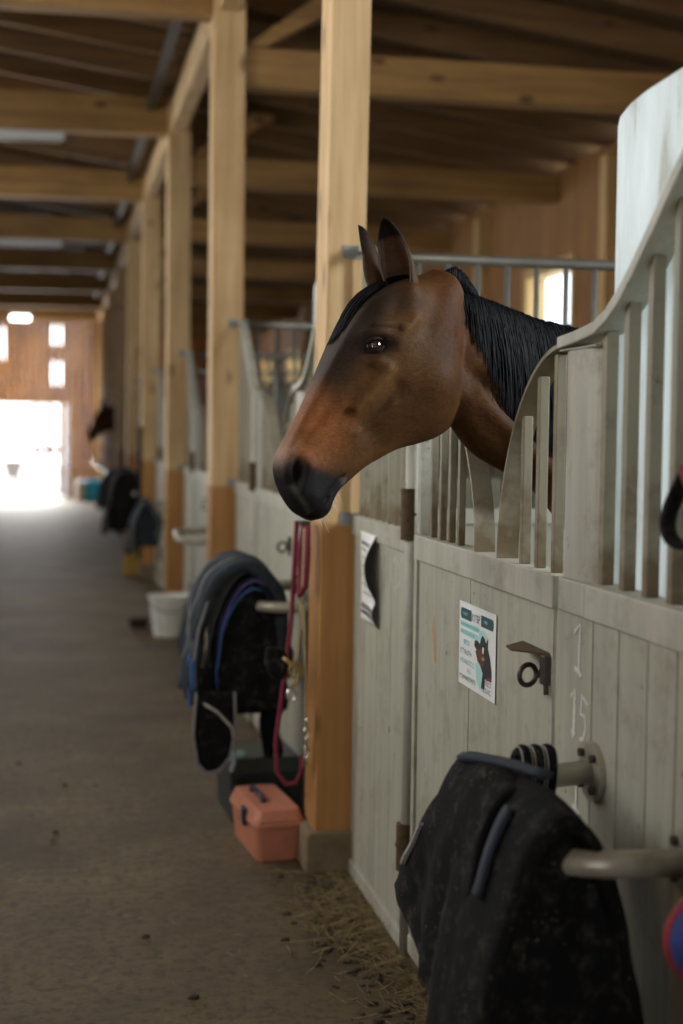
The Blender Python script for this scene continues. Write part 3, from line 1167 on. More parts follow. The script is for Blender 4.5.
body = MB()
for part in (head_loft(), neck_loft()):
    body.add(part.v, part.f)
yc = 3.53
for sgn in (-1, 1):
    y = yc + sgn * 0.15
    lb = limb([(1.80, y, 1.15, .13, .09), (1.74, y, .92, .095, .075), (1.72, y, .72, .06, .05), (1.715, y, .52, .046, .042), (1.72, y, .46, .042, .04),
               (1.725, y, .36, .028, .025), (1.73, y, .22, .026, .024), (1.725, y, .16, .036, .033), (1.70, y, .10, .03, .03), (1.685, y, .065, .052, .05), (1.67, y, -.005, .066, .062)])
    body.add(lb.v, lb.f)
    y = yc + sgn * 0.15
    lb = limb([(2.92, y, 1.25, .19, .11), (2.86, y, 1.0, .16, .10), (2.90, y, .80, .10, .075), (3.03, y, .64, .06, .045), (3.12, y, .54, .055, .04), (3.10, y, .46, .042, .036),
               (3.07, y, .34, .03, .027), (3.045, y, .2, .028, .026), (3.035, y, .15, .037, .034), (3.005, y, .095, .03, .03), (2.985, y, .06, .052, .05), (2.965, y, -.005, .066, .062)])
    body.add(lb.v, lb.f)

tmp = body.build('tmp_body', M['paper'])
md = tmp.modifiers.new('r', 'REMESH')
md.mode = 'VOXEL'
md.voxel_size = 0.0065
md.use_smooth_shade = True
md = tmp.modifiers.new('s', 'SMOOTH')
md.factor = 0.5
md.iterations = 7
dg = bpy.context.evaluated_depsgraph_get()
bpy.context.view_layer.update()
me = bpy.data.meshes.new_from_object(tmp.evaluated_get(dg))
bpy.data.objects.remove(tmp)
nv = len(me.vertices)
co = np.empty(nv * 3)
me.vertices.foreach_get('co', co)
co = co.reshape(-1, 3)
no = np.empty(nv * 3)
me.vertices.foreach_get('normal', no)
no = no.reshape(-1, 3)
rel = (co - np.array(P0)) / HS
U = rel @ np.array(HA)
V = rel @ np.array(HV)
L = rel @ np.array(HL)
AL = np.abs(L)
nl = no @ np.array(HL)          # how far the surface faces sideways
side_f = np.clip(np.abs(nl) * 1.3, 0, 1)


def gauss(u0, v0, ru, rv, rot=0.0):
    c, s = math.cos(rot), math.sin(rot)
    du, dv = U - u0, V - v0
    a = (du * c + dv * s) / ru
    b = (-du * s + dv * c) / rv
    return np.exp(-(a * a + b * b))


def ridge(p, q, r):
    p, q = np.array(p), np.array(q)
    d = q - p
    t = np.clip(((U - p[0]) * d[0] + (V - p[1]) * d[1]) / (d @ d), 0, 1)
    dist2 = (U - p[0] - t * d[0]) ** 2 + (V - p[1] - t * d[1]) ** 2
    return np.exp(-dist2 / (r * r))


headmask = ((U > -0.08) & (U < 0.66) & (V > -0.33) & (V < 0.1) & (AL < 0.14)).astype(float)
EYE_U, EYE_V = 0.224, 0.001
disp = np.zeros(nv)
disp += 0.013 * gauss(EYE_U - 0.028, EYE_V + 0.022, 0.030, 0.022, 0.6)      # brow bone
disp -= 0.009 * gauss(0.120, 0.008, 0.030, 0.022)                           # hollow above the eye
disp += 0.013 * ridge((0.255, -0.050), (0.37, -0.034), 0.014)              # facial crest
disp += 0.009 * gauss(EYE_U + 0.028, EYE_V - 0.020, 0.018, 0.014)           # below the eye
disp -= 0.011 * ridge((0.28, -0.095), (0.39, -0.082), 0.024)
disp += 0.017 * gauss(0.200, -0.180, 0.062, 0.065)                          # cheek muscle
disp -= 0.005 * ridge((0.03, -0.07), (0.12, -0.085), 0.024)
disp += 0.007 * ridge((0.12, -0.045), (0.19, -0.034), 0.014)
disp += 0.011 * gauss(0.056, -0.006, 0.022, 0.020)
disp -= 0.005 * ridge((0.165, -0.020), (0.196, 0.030), 0.006)              # fold above the eye
disp += 0.004 * ridge((0.150, -0.028), (0.180, 0.032), 0.007)                # cheek arch
disp -= 0.006 * gauss(0.40, -0.12, 0.03, 0.03)
disp -= 0.006 * gauss(0.43, 0.02, 0.07, 0.014)
disp += 0.0065 * ridge((0.38, -0.012), (0.49, 0.020), 0.006)                # vein
disp += 0.006 * ridge((0.31, -0.11), (0.42, -0.075), 0.006)
disp -= 0.014 * gauss(EYE_U, EYE_V, 0.020, 0.016)                           # socket
disp += 0.010 * gauss(0.560, 0.010, 0.040, 0.030)                           # nostril flare
disp += 0.007 * ridge((0.545, -0.010), (0.60, -0.024), 0.009)
disp -= 0.036 * gauss(0.568, 0.009, 0.024, 0.0125, -0.5)                    # nostril opening
disp += 0.005 * gauss(0.600, -0.060, 0.022, 0.020)                          # upper lip
disp -= 0.012 * ridge((0.515, -0.103), (0.575, -0.092), 0.0045)             # mouth line
disp -= 0.011 * ridge((0.575, -0.092), (0.640, -0.080), 0.0045)
disp += 0.006 * gauss(0.600, -0.110, 0.022, 0.014)                          # chin
co += no * (disp * side_f * headmask * HS)[:, None]
# neck muscles: a groove and a soft ridge
NX = co[:, 0]
neckmask = ((NX > 0.9) & (NX < 1.5)).astype(float) * np.clip(np.abs(no[:, 1]) * 1.3, 0, 1)


def ridge_xz(p, q, r):
    p, q = np.array(p), np.array(q)
    d = q - p
    t = np.clip(((co[:, 0] - p[0]) * d[0] + (co[:, 2] - p[1]) * d[1]) / (d @ d), 0, 1)
    dist2 = (co[:, 0] - p[0] - t * d[0]) ** 2 + (co[:, 2] - p[1] - t * d[1]) ** 2
    return np.exp(-dist2 / (r * r))


co += no * (neckmask * (-0.010 * ridge_xz((0.96, 1.66), (1.25, 1.42), 0.018) + 0.009 * ridge_xz((0.97, 1.60), (1.2, 1.40), 0.022) - 0.006 * ridge_xz((0.90, 1.74), (0.97, 1.60), 0.02)))[:, None]
me.vertices.foreach_set('co', co.ravel())
me.update()

# coat colour: bay with black points (own markings), plus painted lip highlight and brow shade
brown = np.array([0.082, 0.038, 0.0125])
red = np.array([0.27, 0.098, 0.030])
dark = np.array([0.026, 0.019, 0.014])
black = np.array([0.010, 0.0095, 0.0095])
tan_ = np.array([0.15, 0.075, 0.026])
colr = np.tile(brown, (nv, 1))


def blend(c, wgt):
    global colr
    wgt = np.clip(wgt, 0, 1)[:, None]
    colr = colr * (1 - wgt) + c * wgt


def sst(a, b, x):
    t = np.clip((x - a) / (b - a), 0, 1)
    return t * t * (3 - 2 * t)


blend(dark, headmask * sst(-0.01, 0.045, V) * (1 - sst(0.30, 0.40, U)) * 0.85)
blend(tan_, headmask * gauss(0.27, -0.07, 0.09, 0.04, 0.3) * 0.7)
blend(tan_, headmask * gauss(0.12, -0.06, 0.05, 0.03, 0.3) * 0.5)
blend(dark, headmask * gauss(0.10, 0.0, 0.03, 0.03) * 0.6)  # shade painted into the hollow above the eye, over its highlight
blend(red, headmask * sst(0.33, 0.46, U) * (1 - sst(0.53, 0.60, U)) * sst(-0.10, 0.0, V))
blend(brown * 1.25, headmask * sst(0.36, 0.44, U) * sst(-0.02, -0.10, -V) * 0.3)
muz = sst(0.515, 0.555, U + 0.25 * np.clip(-V - 0.02, 0, 0.2) - 0.9 * np.clip(V - 0.018, 0, 0.1))
blend(black * 1.3, headmask * muz * (1 - 0.0))
blend(np.array([0.40, 0.24, 0.17]), headmask * gauss(0.535, 0.040, 0.035, 0.012) * 0.7)
blend(np.array([0.10, 0.095, 0.09]), headmask * ridge((0.603, -0.002), (0.630, -0.070), 0.005) * 0.8)  # painted highlight along the lit rim of the upper lip
blend(np.array([0.15, 0.135, 0.12]), headmask * gauss(0.522, -0.112, 0.012, 0.006) * 0.8)
blend(black, headmask * gauss(0.568, 0.009, 0.028, 0.016, -0.5))
blend(black * 1.4, headmask * np.clip(gauss(EYE_U, EYE_V, 0.040, 0.019, 0.93) * 1.5, 0, 1))
X_, Z_ = co[:, 0], co[:, 2]
blend(brown * 0.85, (1 - headmask) * (X_ > 0.95))
legs = sst(0.62, 0.45, Z_) if False else (1 - sst(0.42, 0.62, Z_))
blend(black * 1.5, legs)
blend(dark * 0.9, ridge_xz((0.9, 1.88), (1.6, 1.68), 0.05) * (1 - headmask) * 0.9)
blend(np.array([0.10, 0.036, 0.012]), ridge_xz((0.87, 1.86), (0.93, 1.70), 0.04) * 0.8)
rng = np.random.default_rng(3)

# ears, joined into the same mesh
ear_v, ear_f, ear_c = [], [], []


def ear(base, tip, open_dir, width, ang=1.95):
    base, tip, open_dir = Vector(base), Vector(tip), Vector(open_dir).normalized()
    ax = tip - base
    Ln = ax.length
    a = ax.normalized()
    o = (open_dir - a * open_dir.dot(a)).normalized()
    sd = a.cross(o)
    n0 = len(ear_v)
    nu, nw = 22, 18
    prof = [(0, .74), (.12, .92), (.3, 1.0), (.5, .98), (.7, .82), (.85, .58), (.95, .32), (1.0, .03)]
    for shell in (0, 1):
        for i in range(nu + 1):
            t = i / nu
            r = width * catmull([p[0] for p in prof], [p[1] for p in prof], t)
            spread = ang * (1.38 - 0.62 * min(1, t * 1.6)) if t < 0.62 else ang * 0.78
            for j in range(nw + 1):
                ph = (j / nw * 2 - 1) * spread
                rr = r - shell * min(0.006, r * 0.35)
                c = base + ax * t + o * (0.010 * math.sin(PI * t) - 0.4 * r) + sd * 0
                # the back of the ear lies at -o
                p = c - o * (rr * math.cos(ph) * 0.9) + sd * (rr * math.sin(ph))
                ear_v.append(tuple(p))
                if shell == 0:
                    cc = brown * 1.1 * (1 - t) + dark * 0.5 * t
                    if abs(j / nw * 2 - 1) > 0.82:
                        cc = cc * 0.5 + np.array([0.10, 0.075, 0.055]) * 0.5 if t < .6 else black * 2
                else:
                    e = abs(j / nw * 2 - 1)
                    cc = np.array([0.10, 0.055, 0.03]) if e < 0.6 else np.array([0.16, 0.12, 0.09])
                    if t > 0.75:
                        cc = dark * 0.7
                ear_c.append(tuple(cc))
    k = nw + 1
    m = (nu + 1) * k
    for i in range(nu):
        for j in range(nw):
            q = n0 + i * k + j
            ear_f.append((q, q + k, q + k + 1, q + 1))
            q += m
            ear_f.append((q, q + 1, q + k + 1, q + k))
        for j in (0, nw):
            q = n0 + i * k + j
            ear_f.append((q, q + m, q + m + k, q + k) if j == 0 else (q, q + k, q + k + m, q + m))


def lid_ring():
    """eyelids: a small dark almond-shaped collar around the eyeball"""
    n0 = len(ear_v)
    ctr = hp_(EYE_U, EYE_V, 0.0775)
    e1 = (HA * 0.60 + HV * 0.80).normalized()
    e1 = (e1 - HL * e1.dot(HL)).normalized()
    e2 = HL.cross(e1).normalized()
    if e2.z < 0:
        e2 = -e2
    return ctr, e1, e2


ear(hp_(0.082, -0.026, 0.038), hp_(-0.038, 0.134, 0.066), HV * 0.25 - HA * 0.0 + HL * 1.0 + Vector((-0.75, 0, 0)), 0.040)
ear(hp_(0.086, 0.006, -0.036), hp_(-0.033, 0.139, -0.050), Vector((-0.85, 0.30, 0.1)) + HL * (-0.45), 0.029)

EYES = []
for sg in (1, -1):
    near_ = (np.abs(U - EYE_U) < 0.012) & (np.abs(V - EYE_V) < 0.012) & (L * sg > 0.02)
    ctr = hp_(EYE_U, EYE_V, (float(np.mean(AL[near_])) - 0.0225) * sg)
    e1 = (HA * 0.60 + HV * 0.80).normalized()
    e2 = HA * 0.80 - HV * 0.60
    if e2.z < 0:
        e2 = -e2
    out = (HL * sg + HV * 0.16).normalized()
    e1 = (e1 - out * e1.dot(out)).normalized()
    e2 = (e2 - out * e2.dot(out) - e1 * e2.dot(e1)).normalized()
    EYES.append((ctr, e1, e2, out))
    n0 = len(ear_v)
    NR = 40
    rows = 6
    for i in range(rows + 1):
        t = i / rows
        for j in range(NR):
            a = 2 * PI * j / NR
            # inner almond to outer oval
            ca, sa = math.cos(a), math.sin(a)
            ia = 0.0232 * ca
            ib = 0.0106 * math.copysign(abs(sa) ** 1.25, sa) - 0.002 * ca
            if sa < 0:
                ib *= 0.82
            oa, ob = 0.041 * ca, 0.031 * sa
            x = ia + (oa - ia) * t
            y = ib + (ob - ib) * t
            rr = 0.0276
            d2 = min(x * x + y * y, rr * rr * 0.98)
            zs = math.sqrt(rr * rr - d2)
            lift = 0.0015 + 0.0035 * math.sin(PI * min(1, t * 1.3)) * (1.9 if sa > 0 else 0.9)
            z = zs * (1 - t ** 2) + lift - t * t * 0.004
            if t > 0.85:
                z -= 0.006
            ear_v.append(tuple(ctr + (e1 * x + e2 * y + out * z) * HS))
            cc = black * 1.2 if t < 0.16 + 0.4 * abs(ca) ** 3 else (dark * (1 - t) + brown * 0.8 * t)
            ear_c.append(tuple(cc))
    for i in range(rows):
        for j in range(NR):
            r = (j + 1) % NR
            f = (n0 + i * NR + j, n0 + i * NR + r, n0 + (i + 1) * NR + r, n0 + (i + 1) * NR + j)
            ear_f.append(f if sg > 0 else f[::-1])

polys = [tuple(p.vertices) for p in me.polygons]
allv = [tuple(p) for p in co] + ear_v
allf = polys + [tuple(i + nv for i in f) for f in ear_f]
cols = np.vstack([colr, np.array(ear_c)])
bpy.data.meshes.remove(me)
hm = bpy.data.meshes.new('horse_body')
HO = np.array([2.2, 3.53, 0.0])
hm.from_pydata([tuple(np.array(p) - HO) for p in allv], [], allf)
hm.update()
hm.polygons.foreach_set('use_smooth', [True] * len(hm.polygons))
ca_ = hm.color_attributes.new('coat', 'FLOAT_COLOR', 'POINT')
buf = np.ones((len(allv), 4))
buf[:, :3] = cols
ca_.data.foreach_set('color', buf.ravel())


def m_coat(name, tint=None):
    m, nt, b = mat(name)
    at = nd(nt, 'ShaderNodeVertexColor')
    at.layer_name = 'coat'
    v = coords(nt, (1, 1, 1), jitter=False)
    f = noise(nt, v, 9, 5, 0.6)
    k = ramp(nt, f, [(0.3, (0.66, 0.64, 0.62)), (0.7, (1.2, 1.2, 1.2))])
    col = mix(nt, 1.0, at.outputs['Color'], k, 'MULTIPLY')
    f4 = noise(nt, coords(nt, (55, 260, 120), jitter=False), 1.0, 4, 0.7)
    k2 = ramp(nt, f4, [(0.3, (0.72, 0.72, 0.72)), (0.7, (1.22, 1.22, 1.22))])
    col = mix(nt, 1.0, col, k2, 'MULTIPLY')
    if tint:
        col = mix(nt, 1.0, col, tint, 'MULTIPLY')
    nt.links.new(col, b.inputs['Base Color'])
    b.inputs['Roughness'].default_value = 0.55
    b.inputs['Sheen Weight'].default_value = 0.0
    b.inputs['Sheen Roughness'].default_value = 0.4
    b.inputs['Specular IOR Level'].default_value = 0.10
    bump(nt, b, f4, 0.5, 0.003)
    return m


M['coat'] = m_coat('bay_coat')
M['coat_dark'] = m_coat('dark_coat', (0.7, 0.8, 1.1))
hm.materials.append(M['coat'])
horse = bpy.data.objects.new('horse', hm)
COL.objects.link(horse)
horse.location = tuple(HO)
horse['_o'] = list(HO)
tag(horse, 'brown bay horse with black mane reaching its head out over the stall door', 'horse')

# eyeballs
for ctr, e1, e2, out in EYES:
    b = MB()
    nu, nw = 20, 28
    R_ = 0.0258 * HS
    gaze = (out + e1 * 0.10 - e2 * 0.05).normalized()
    b.v = []
    for i in range(nu + 1):
        th = PI * i / nu
        for j in range(nw):
            ph = 2 * PI * j / nw
            b.v.append(tuple(ctr + (gaze * math.cos(th) + e1 * (math.sin(th) * math.cos(ph)) + e2 * (math.sin(th) * math.sin(ph))) * R_))
    for i in range(nu):
        for j in range(nw):
            r = (j + 1) % nw
            b.f.append((i * nw + j, (i + 1) * nw + j, (i + 1) * nw + r, i * nw + r))
    eo = b.build('eye', [M['eye'], M['sclera']], horse, smooth=True)
    for k_, p in enumerate(eo.data.polygons):
        i, j = divmod(k_, nw)
        # the white shows towards the front and upper corner only
        ph = 2 * PI * (j + 0.5) / nw
        th = PI * (i + 0.5) / nu
        if th > 0.72 and math.cos(ph - 0.5) > 0.45:
            p.material_index = 1

# mane
hair_m = plain('black_mane_hair', (0.0055, 0.0057, 0.0065), 0.6, 0, 0.5, 60, 0)
hair_m.node_tree.nodes['Principled BSDF'].inputs['Specular IOR Level'].default_value = 0.10
rnd = random.Random(5)
b = MB()
S0, S1 = 1.75, 7.2
for i in range(2600):
    s = S0 + (S1 - S0) * ((i + rnd.random()) / 2600) ** 1.15
    ln = (0.13 + 0.24 * smoothstep((s - S0) / 1.5)) * rnd.uniform(0.62, 1.1)
    pts = []
    w0 = rnd.uniform(-0.20, 0.25)
    lift = rnd.uniform(0.002, 0.014)
    drift = rnd.gauss(0.10, 0.16)
    n = 8
    per = None
    top, bot, hw, cf = neck_eval(s)
    half = (top - bot).length / 2
    for j in range(n + 1):
        t = j / n
        arc = ln * t
        ang = w0 + arc / half * 1.15
        ss = s + drift * t * 1.1 - 0.15 * t
        p = neck_surface(max(0.2, ss), ang)
        c = (neck_eval(max(0.2, ss))[0] + neck_eval(max(0.2, ss))[1]) / 2
        out = (p - c).normalized()
        pts.append(p + out * (0.002 + lift * math.sin(PI * min(1, t * 1.1 + 0.12)) * (1 - 0.4 * t)))
    b.tube(pts, rnd.uniform(0.0010, 0.0019), 3, scale=[1.0, 1.15, 1.2, 1.15, 1.1, 1, .8, .55, .2])
for i in range(600):
    s = rnd.uniform(0.7, 2.3)
    pts = []
    hgt = rnd.uniform(0.035, 0.075) * math.sin(PI * (s - 0.5) / 2.0)
    for j in range(6):
        t = j / 5
        ang = 0.25 - 1.1 * t
        p = neck_surface(s + 0.5 * t, ang)
        c = sum((Vector(q) for q in neck_eval(s)[:2]), Vector()) / 2
        pts.append(p + Vector((0, 0, 1)) * (hgt * math.sin(PI * min(1, t * 0.9 + 0.15))))
    b.tube(pts, rnd.uniform(0.0010, 0.0018), 3, scale=[.8, 1.1, 1.2, 1, .8, .3])
mane = b.build('mane', hair_m, horse, smooth=True)
b = MB()
b.grid(lambda u, v: tuple(neck_surface(S0 + 0.15 + (S1 - S0 - 0.2) * u, -0.14 + (0.10 + 0.9 * smoothstep(u * 4.0) * 1.25) * v) +
                          Vector((0, -0.004, 0.004))), 60, 12)
b.build('mane_underlayer', hair_m, horse, smooth=True, solid=0.004)
# forelock, combed down the forehead
b = MB()
for i in range(420):
    l0 = rnd.uniform(-0.036, 0.030)
    ln = rnd.uniform(0.12, 0.215)
    dl = rnd.uniform(-0.03, 0.014)
    pts = []
    u0 = rnd.uniform(0.02, 0.06)
    lift = rnd.uniform(0.004, 0.014)
    us = [s_[0] for s_ in HST]
    for j in range(8):
        t = j / 7
        u = u0 + ln * t
        vt = catmull(us, [s_[1] for s_ in HST], u)
        ll = l0 + dl * t - 0.012 * t
        drop = (ll / 0.05) ** 2 * 0.012
        pts.append(hp_(u, vt - drop + 0.003 + lift * math.sin(PI * min(1, t + 0.2)) * (1 - 0.5 * t), ll))
    b.tube(pts, 0.0021, 4, scale=[1, 1.2, 1.2, 1.1, 1, .8, .6, .2])
b.build('forelock', hair_m, horse, smooth=True)
# whiskers under the chin
b = MB()
for i in range(26):
    u = rnd.uniform(0.53, 0.625)
    l = rnd.uniform(-0.03, 0.035)
    p = hp_(u, -0.112, l)
    d = Vector((rnd.uniform(-.1, .35), rnd.uniform(-.4, .1), -1)).normalized()
    ln = rnd.uniform(0.015, 0.045)
    b.tube([p, p + d * ln * .5 + Vector((0.002, 0, 0)), p + d * ln + Vector((0.008, 0, 0.002))], 0.00035, 3)
b.build('whiskers', M['whisker'], horse)
# long tail hair at the back, same animal
b = MB()
for i in range(160):
    a = rnd.uniform(0, 2 * PI)
    r = rnd.uniform(0, 0.05)
    z1 = rnd.uniform(0.45, 0.8)
    b.tube([(3.22, 3.53 + r * 0.3 * math.sin(a), 1.38), (3.30 + r * math.cos(a) * .5, 3.53 + r * math.sin(a), 1.25), (3.33 + r * math.cos(a), 3.53 + r * 1.3 * math.sin(a), 0.95), (3.31 + r * math.cos(a), 3.53 + r * 1.2 * math.sin(a), z1)], 0.003, 3)
b.build('tail', hair_m, horse)

far_horse = copy_tree(horse, (0, BAY * 6, 0), 'dark horse head peering into the aisle far away before the orange wall')
far_horse.material_slots[0].link = 'OBJECT'
far_horse.material_slots[0].material = M['coat_dark']


# ------------------------------------------------------------------ notices, chalk and marks
def text_mesh(txt, size, fn, name, m, parent, thick=0.0, origin=None):
    """flat lettering; fn maps (a, b) -> 3-D; a is along the line, b is up"""
    cu = bpy.data.curves.new('t', 'FONT')
    cu.body = txt
    cu.size = size
    cu.resolution_u = 3
    to = bpy.data.objects.new('t', cu)
    COL.objects.link(to)
    bpy.context.view_layer.update()
    dg = bpy.context.evaluated_depsgraph_get()
    m0 = bpy.data.meshes.new_from_object(to.evaluated_get(dg))
    xs = [v.co.x for v in m0.vertices]
    w_ = (max(xs) - min(xs)) if xs else 0
    b = MB()
    b.add([fn(v.co.x, v.co.y) for v in m0.vertices], [tuple(p.vertices) for p in m0.polygons])
    bpy.data.objects.remove(to)
    bpy.data.meshes.remove(m0)
    if parent is None:
        return b, w_
    return b.build(name, m, parent)


# poster on the horse door: landscape sheet
PYL, PYR, PZT, PZB = 3.522, 3.212, 1.101, 0.893
px_ = WX + 0.004
po = thing('door_poster', (px_, 3.37, 0.9), 'white poster with teal print and a horse picture on the horse door', 'poster')


def pf(d):
    return lambda a, b_: (px_ - d, PYL - a, PZB + b_)


def prect(a0, a1, b0, b1, d, name, m, r=0.0):
    b = MB()
    if r:
        pts = []
        for cx_, cy_, q in ((a1 - r, b1 - r, 0), (a0 + r, b1 - r, 1), (a0 + r, b0 + r, 2), (a1 - r, b0 + r, 3)):
            for i in range(6):
                t = (q + i / 5) * PI / 2
                pts.append((PYL - (cx_ + r * math.cos(t)), PZB + cy_ + r * math.sin(t)))
    else:
        pts = [(PYL - a0, PZB + b0), (PYL - a1, PZB + b0), (PYL - a1, PZB + b1), (PYL - a0, PZB + b1)]
    b.prism(pts, px_ - d, px_ - d + 0.0006, 0)
    return b.build(name, m, po)


prect(0, 0.310, 0, 0.208, 0.0015, 'sheet', M['paper'])
prect(0.014, 0.292, 0.166, 0.193, 0.0022, 'header_band', M['tealink'], 0.010)
prect(0.112, 0.192, 0.163, 0.196, 0.0028, 'header_box', M['paper'], 0.004)
text_mesh('KYTEP', 0.026, lambda a, b_: (px_ - 0.0036, PYL - 0.116 - a * 0.92, PZB + 0.170 + b_), 'header_text', M['tealink'], po)
text_mesh('\u2022 IVBAT', 0.012, lambda a, b_: (px_ - 0.0032, PYL - 0.030 - a * 1.3, PZB + 0.176 + b_), 'header_side_text', M['cyanpale'], po)
text_mesh('1998', 0.012, lambda a, b_: (px_ - 0.0032, PYL - 0.215 - a * 1.3, PZB + 0.176 + b_), 'header_side_text', M['cyanpale'], po)
prect(0.014, 0.180, 0.146, 0.160, 0.0022, 'outlined_line', M['cyanpale'], 0.004)
prect(0.014, 0.165, 0.127, 0.141, 0.0022, 'outlined_line', M['cyanpale'], 0.004)
text_mesh('KOMAHDA KOTOPAR', 0.011, lambda a, b_: (px_ - 0.0028, PYL - 0.02 - a * 1.4, PZB + 0.149 + b_), 'line_text', M['cyanink'], po)
text_mesh('HE OCTAHETCA', 0.011, lambda a, b_: (px_ - 0.0028, PYL - 0.02 - a * 1.45, PZB + 0.130 + b_), 'line_text', M['cyanink'], po)
for (tx, a0, b0, sz, mm) in (('BPOX', 0.045, 0.103, 0.019, 'cyanink'), ('KTYAUTH', 0.018, 0.079, 0.019, 'tealink'), ('HTAWUTC C', 0.018, 0.055, 0.018, 'cyanink'), ('IRUL', 0.080, 0.036, 0.015, 'cyanink'), ('YCYAWKETPSTS', 0.010, 0.015, 0.017, 'tealink')):
    text_mesh(tx, sz, lambda a, b_, a0=a0, b0=b0: (px_ - 0.0028, PYL - a0 - a * 1.12, PZB + b0 + b_), 'slogan_text', M[mm], po)
# horse picture, a flat print made of plain shapes


def pshape(pts, d, name, m):
    b = MB().prism([(PYL - a, PZB + c) for a, c in pts], px_ - d, px_ - d + 0.0004, 0)
    return b.build(name, m, po)


pshape([(0.205 + 0.034 * math.cos(t), 0.132 + 0.026 * math.sin(t)) for t in [2 * PI * i / 24 for i in range(24)]], 0.0022, 'round_mark', M['cyanpale'])
pshape([(0.150, 0.065), (0.175, 0.085), (0.205, 0.06), (0.215, 0.03), (0.19, 0.012), (0.160, 0.03)], 0.0022, 'teal_mark', M['cyanpale'])
pshape([(0.160, 0.104), (0.138, 0.112), (0.142, 0.125), (0.162, 0.128), (0.185, 0.122), (0.195, 0.138), (0.207, 0.146), (0.224, 0.140), (0.236, 0.130), (0.252, 0.145), (0.250, 0.120), (0.268, 0.100), (0.282, 0.07), (0.282, 0.045),
        (0.230, 0.045), (0.226, 0.018), (0.200, 0.018), (0.212, 0.055), (0.190, 0.072), (0.165, 0.080)], 0.0026, 'horse_print', M['ink'])
pshape([(0.150, 0.100), (0.170, 0.110), (0.205, 0.112), (0.225, 0.098), (0.222, 0.075), (0.205, 0.066), (0.190, 0.078), (0.165, 0.085)], 0.0030, 'horse_face_print', M['brownink'])
pshape([(0.205, 0.093), (0.228, 0.095), (0.228, 0.088), (0.205, 0.086)], 0.0034, 'bridle_print', M['orangepaint'])
pshape([(0.208, 0.118), (0.222, 0.118), (0.218, 0.103), (0.210, 0.103)], 0.0034, 'white_mark', M['paper'])
pshape([(0.245, 0.050), (0.282, 0.055), (0.282, 0.047), (0.245, 0.043)], 0.0034, 'wine_mark', M['maroonink'])
text_mesh('YACT', 0.018, lambda a, b_: (px_ - 0.0028, PYL - 0.232 - a * 1.1, PZB + 0.030 + b_), 'corner_text', M['greyink'], po)
text_mesh('MUZHIC', 0.018, lambda a, b_: (px_ - 0.0028, PYL - 0.205 - a * 1.1, PZB + 0.012 + b_), 'corner_text', M['greyink'], po)

# curled paper notice on the narrow panel
cp = thing('paper_notice', (WX, 4.56, 0.9), 'curled white paper notice with dark lines on the narrow panel', 'notice')


def cpf(u, v):
    z = 1.195 - 0.290 * u
    y = 4.705 - 0.245 * v - 0.012 * math.sin(u * PI)
    curl = 0.006 + 0.045 * max(0, math.sin(PI * min(1, u * 1.35))) * v ** 1.5 + 0.020 * max(0, math.sin(PI * (u - 0.70) / 0.3)) * v ** 2 * (1 if u > 0.7 else 0)
    return (WX - curl, y - 0.02 * u, z)


MB().grid(cpf, 24, 10).build('sheet', M['paper'], cp, smooth=True, solid=0.0008)


def cstrip(u0, u1, v0, v1, m, nm):
    MB().grid(lambda u, v: tuple(Vector(cpf(u0 + (u1 - u0) * u, v0 + (v1 - v0) * v)) - Vector((0.0016, 0, 0))), 4, 8).build(nm, m, cp, smooth=True)


cstrip(0.10, 0.14, 0.08, 0.92, M['greyink'], 'printed_line')
cstrip(0.18, 0.20, 0.08, 0.75, M['greyink'], 'printed_line')
for q in range(5):
    cstrip(0.27 + q * 0.10, 0.285 + q * 0.10, 0.12, 0.8, M['greyink'], 'printed_line')
cstrip(0.80, 0.86, 0.05, 0.95, M['greyink'], 'printed_line')
cstrip(0.88, 0.92, 0.05, 0.95, M['ink'], 'printed_line')


def stroke_set(strokes, origin_yz, sx, sz, r, x0, name, m, label, cat='chalk mark'):
    b = MB()
    oy, oz = origin_yz
    for st in strokes:
        pts = [(x0 - 0.0006, oy - a * sx, oz + c * sz) for a, c in st]
        b.sweep(pts, [(-r, -0.0004), (r, -0.0004), (r, 0.0006), (-r, 0.0006)], up=(1, 0, 0.001))
    o = b.build(name, m, origin=(x0, oy, oz))
    tag(o, label, cat)
    return o


xb_ = WX - 0.0085
one = [[(0.0, 0.80), (0.45, 1.0), (0.40, 0.5), (0.38, 0.02)], [(0.05, 0.06), (0.38, 0.03), (0.62, -0.06)]]
stroke_set(one, (2.665, 1.062), 0.070, 0.094, 0.0050, xb_, 'chalk_numeral', M['chalk'], 'white chalk numeral 1, the topmost mark on the board beside the steel post')
fifteen = [[(-0.05, 0.82), (0.18, 1.0), (0.14, 0.5), (0.12, 0.0)], [(0.17, 0.9), (0.2, 0.5), (0.20, 0.05)], [(0.02, 0.12), (0.28, 0.08)],
           [(0.98, 0.80), (0.62, 0.92), (0.56, 0.56), (0.80, 0.55), (0.86, 0.30), (0.70, 0.08), (0.52, 0.06)]]
stroke_set(fifteen, (2.672, 0.930), 0.090, 0.098, 0.0042, xb_, 'chalk_numeral', M['chalk'], 'white chalk number 15 written above the round rack flange')
stroke_set([[(0.3, 1.0), (0.28, 0.4), (0.27, 0.05)], [(0.08, 0.08), (0.3, 0.03), (0.5, -0.05)]], (2.665, 0.792), 0.095, 0.085, 0.0050, xb_, 'chalk_numeral', M['chalk'], 'white chalk stroke with a foot, under the rack tube')
xk = WX + 0.004
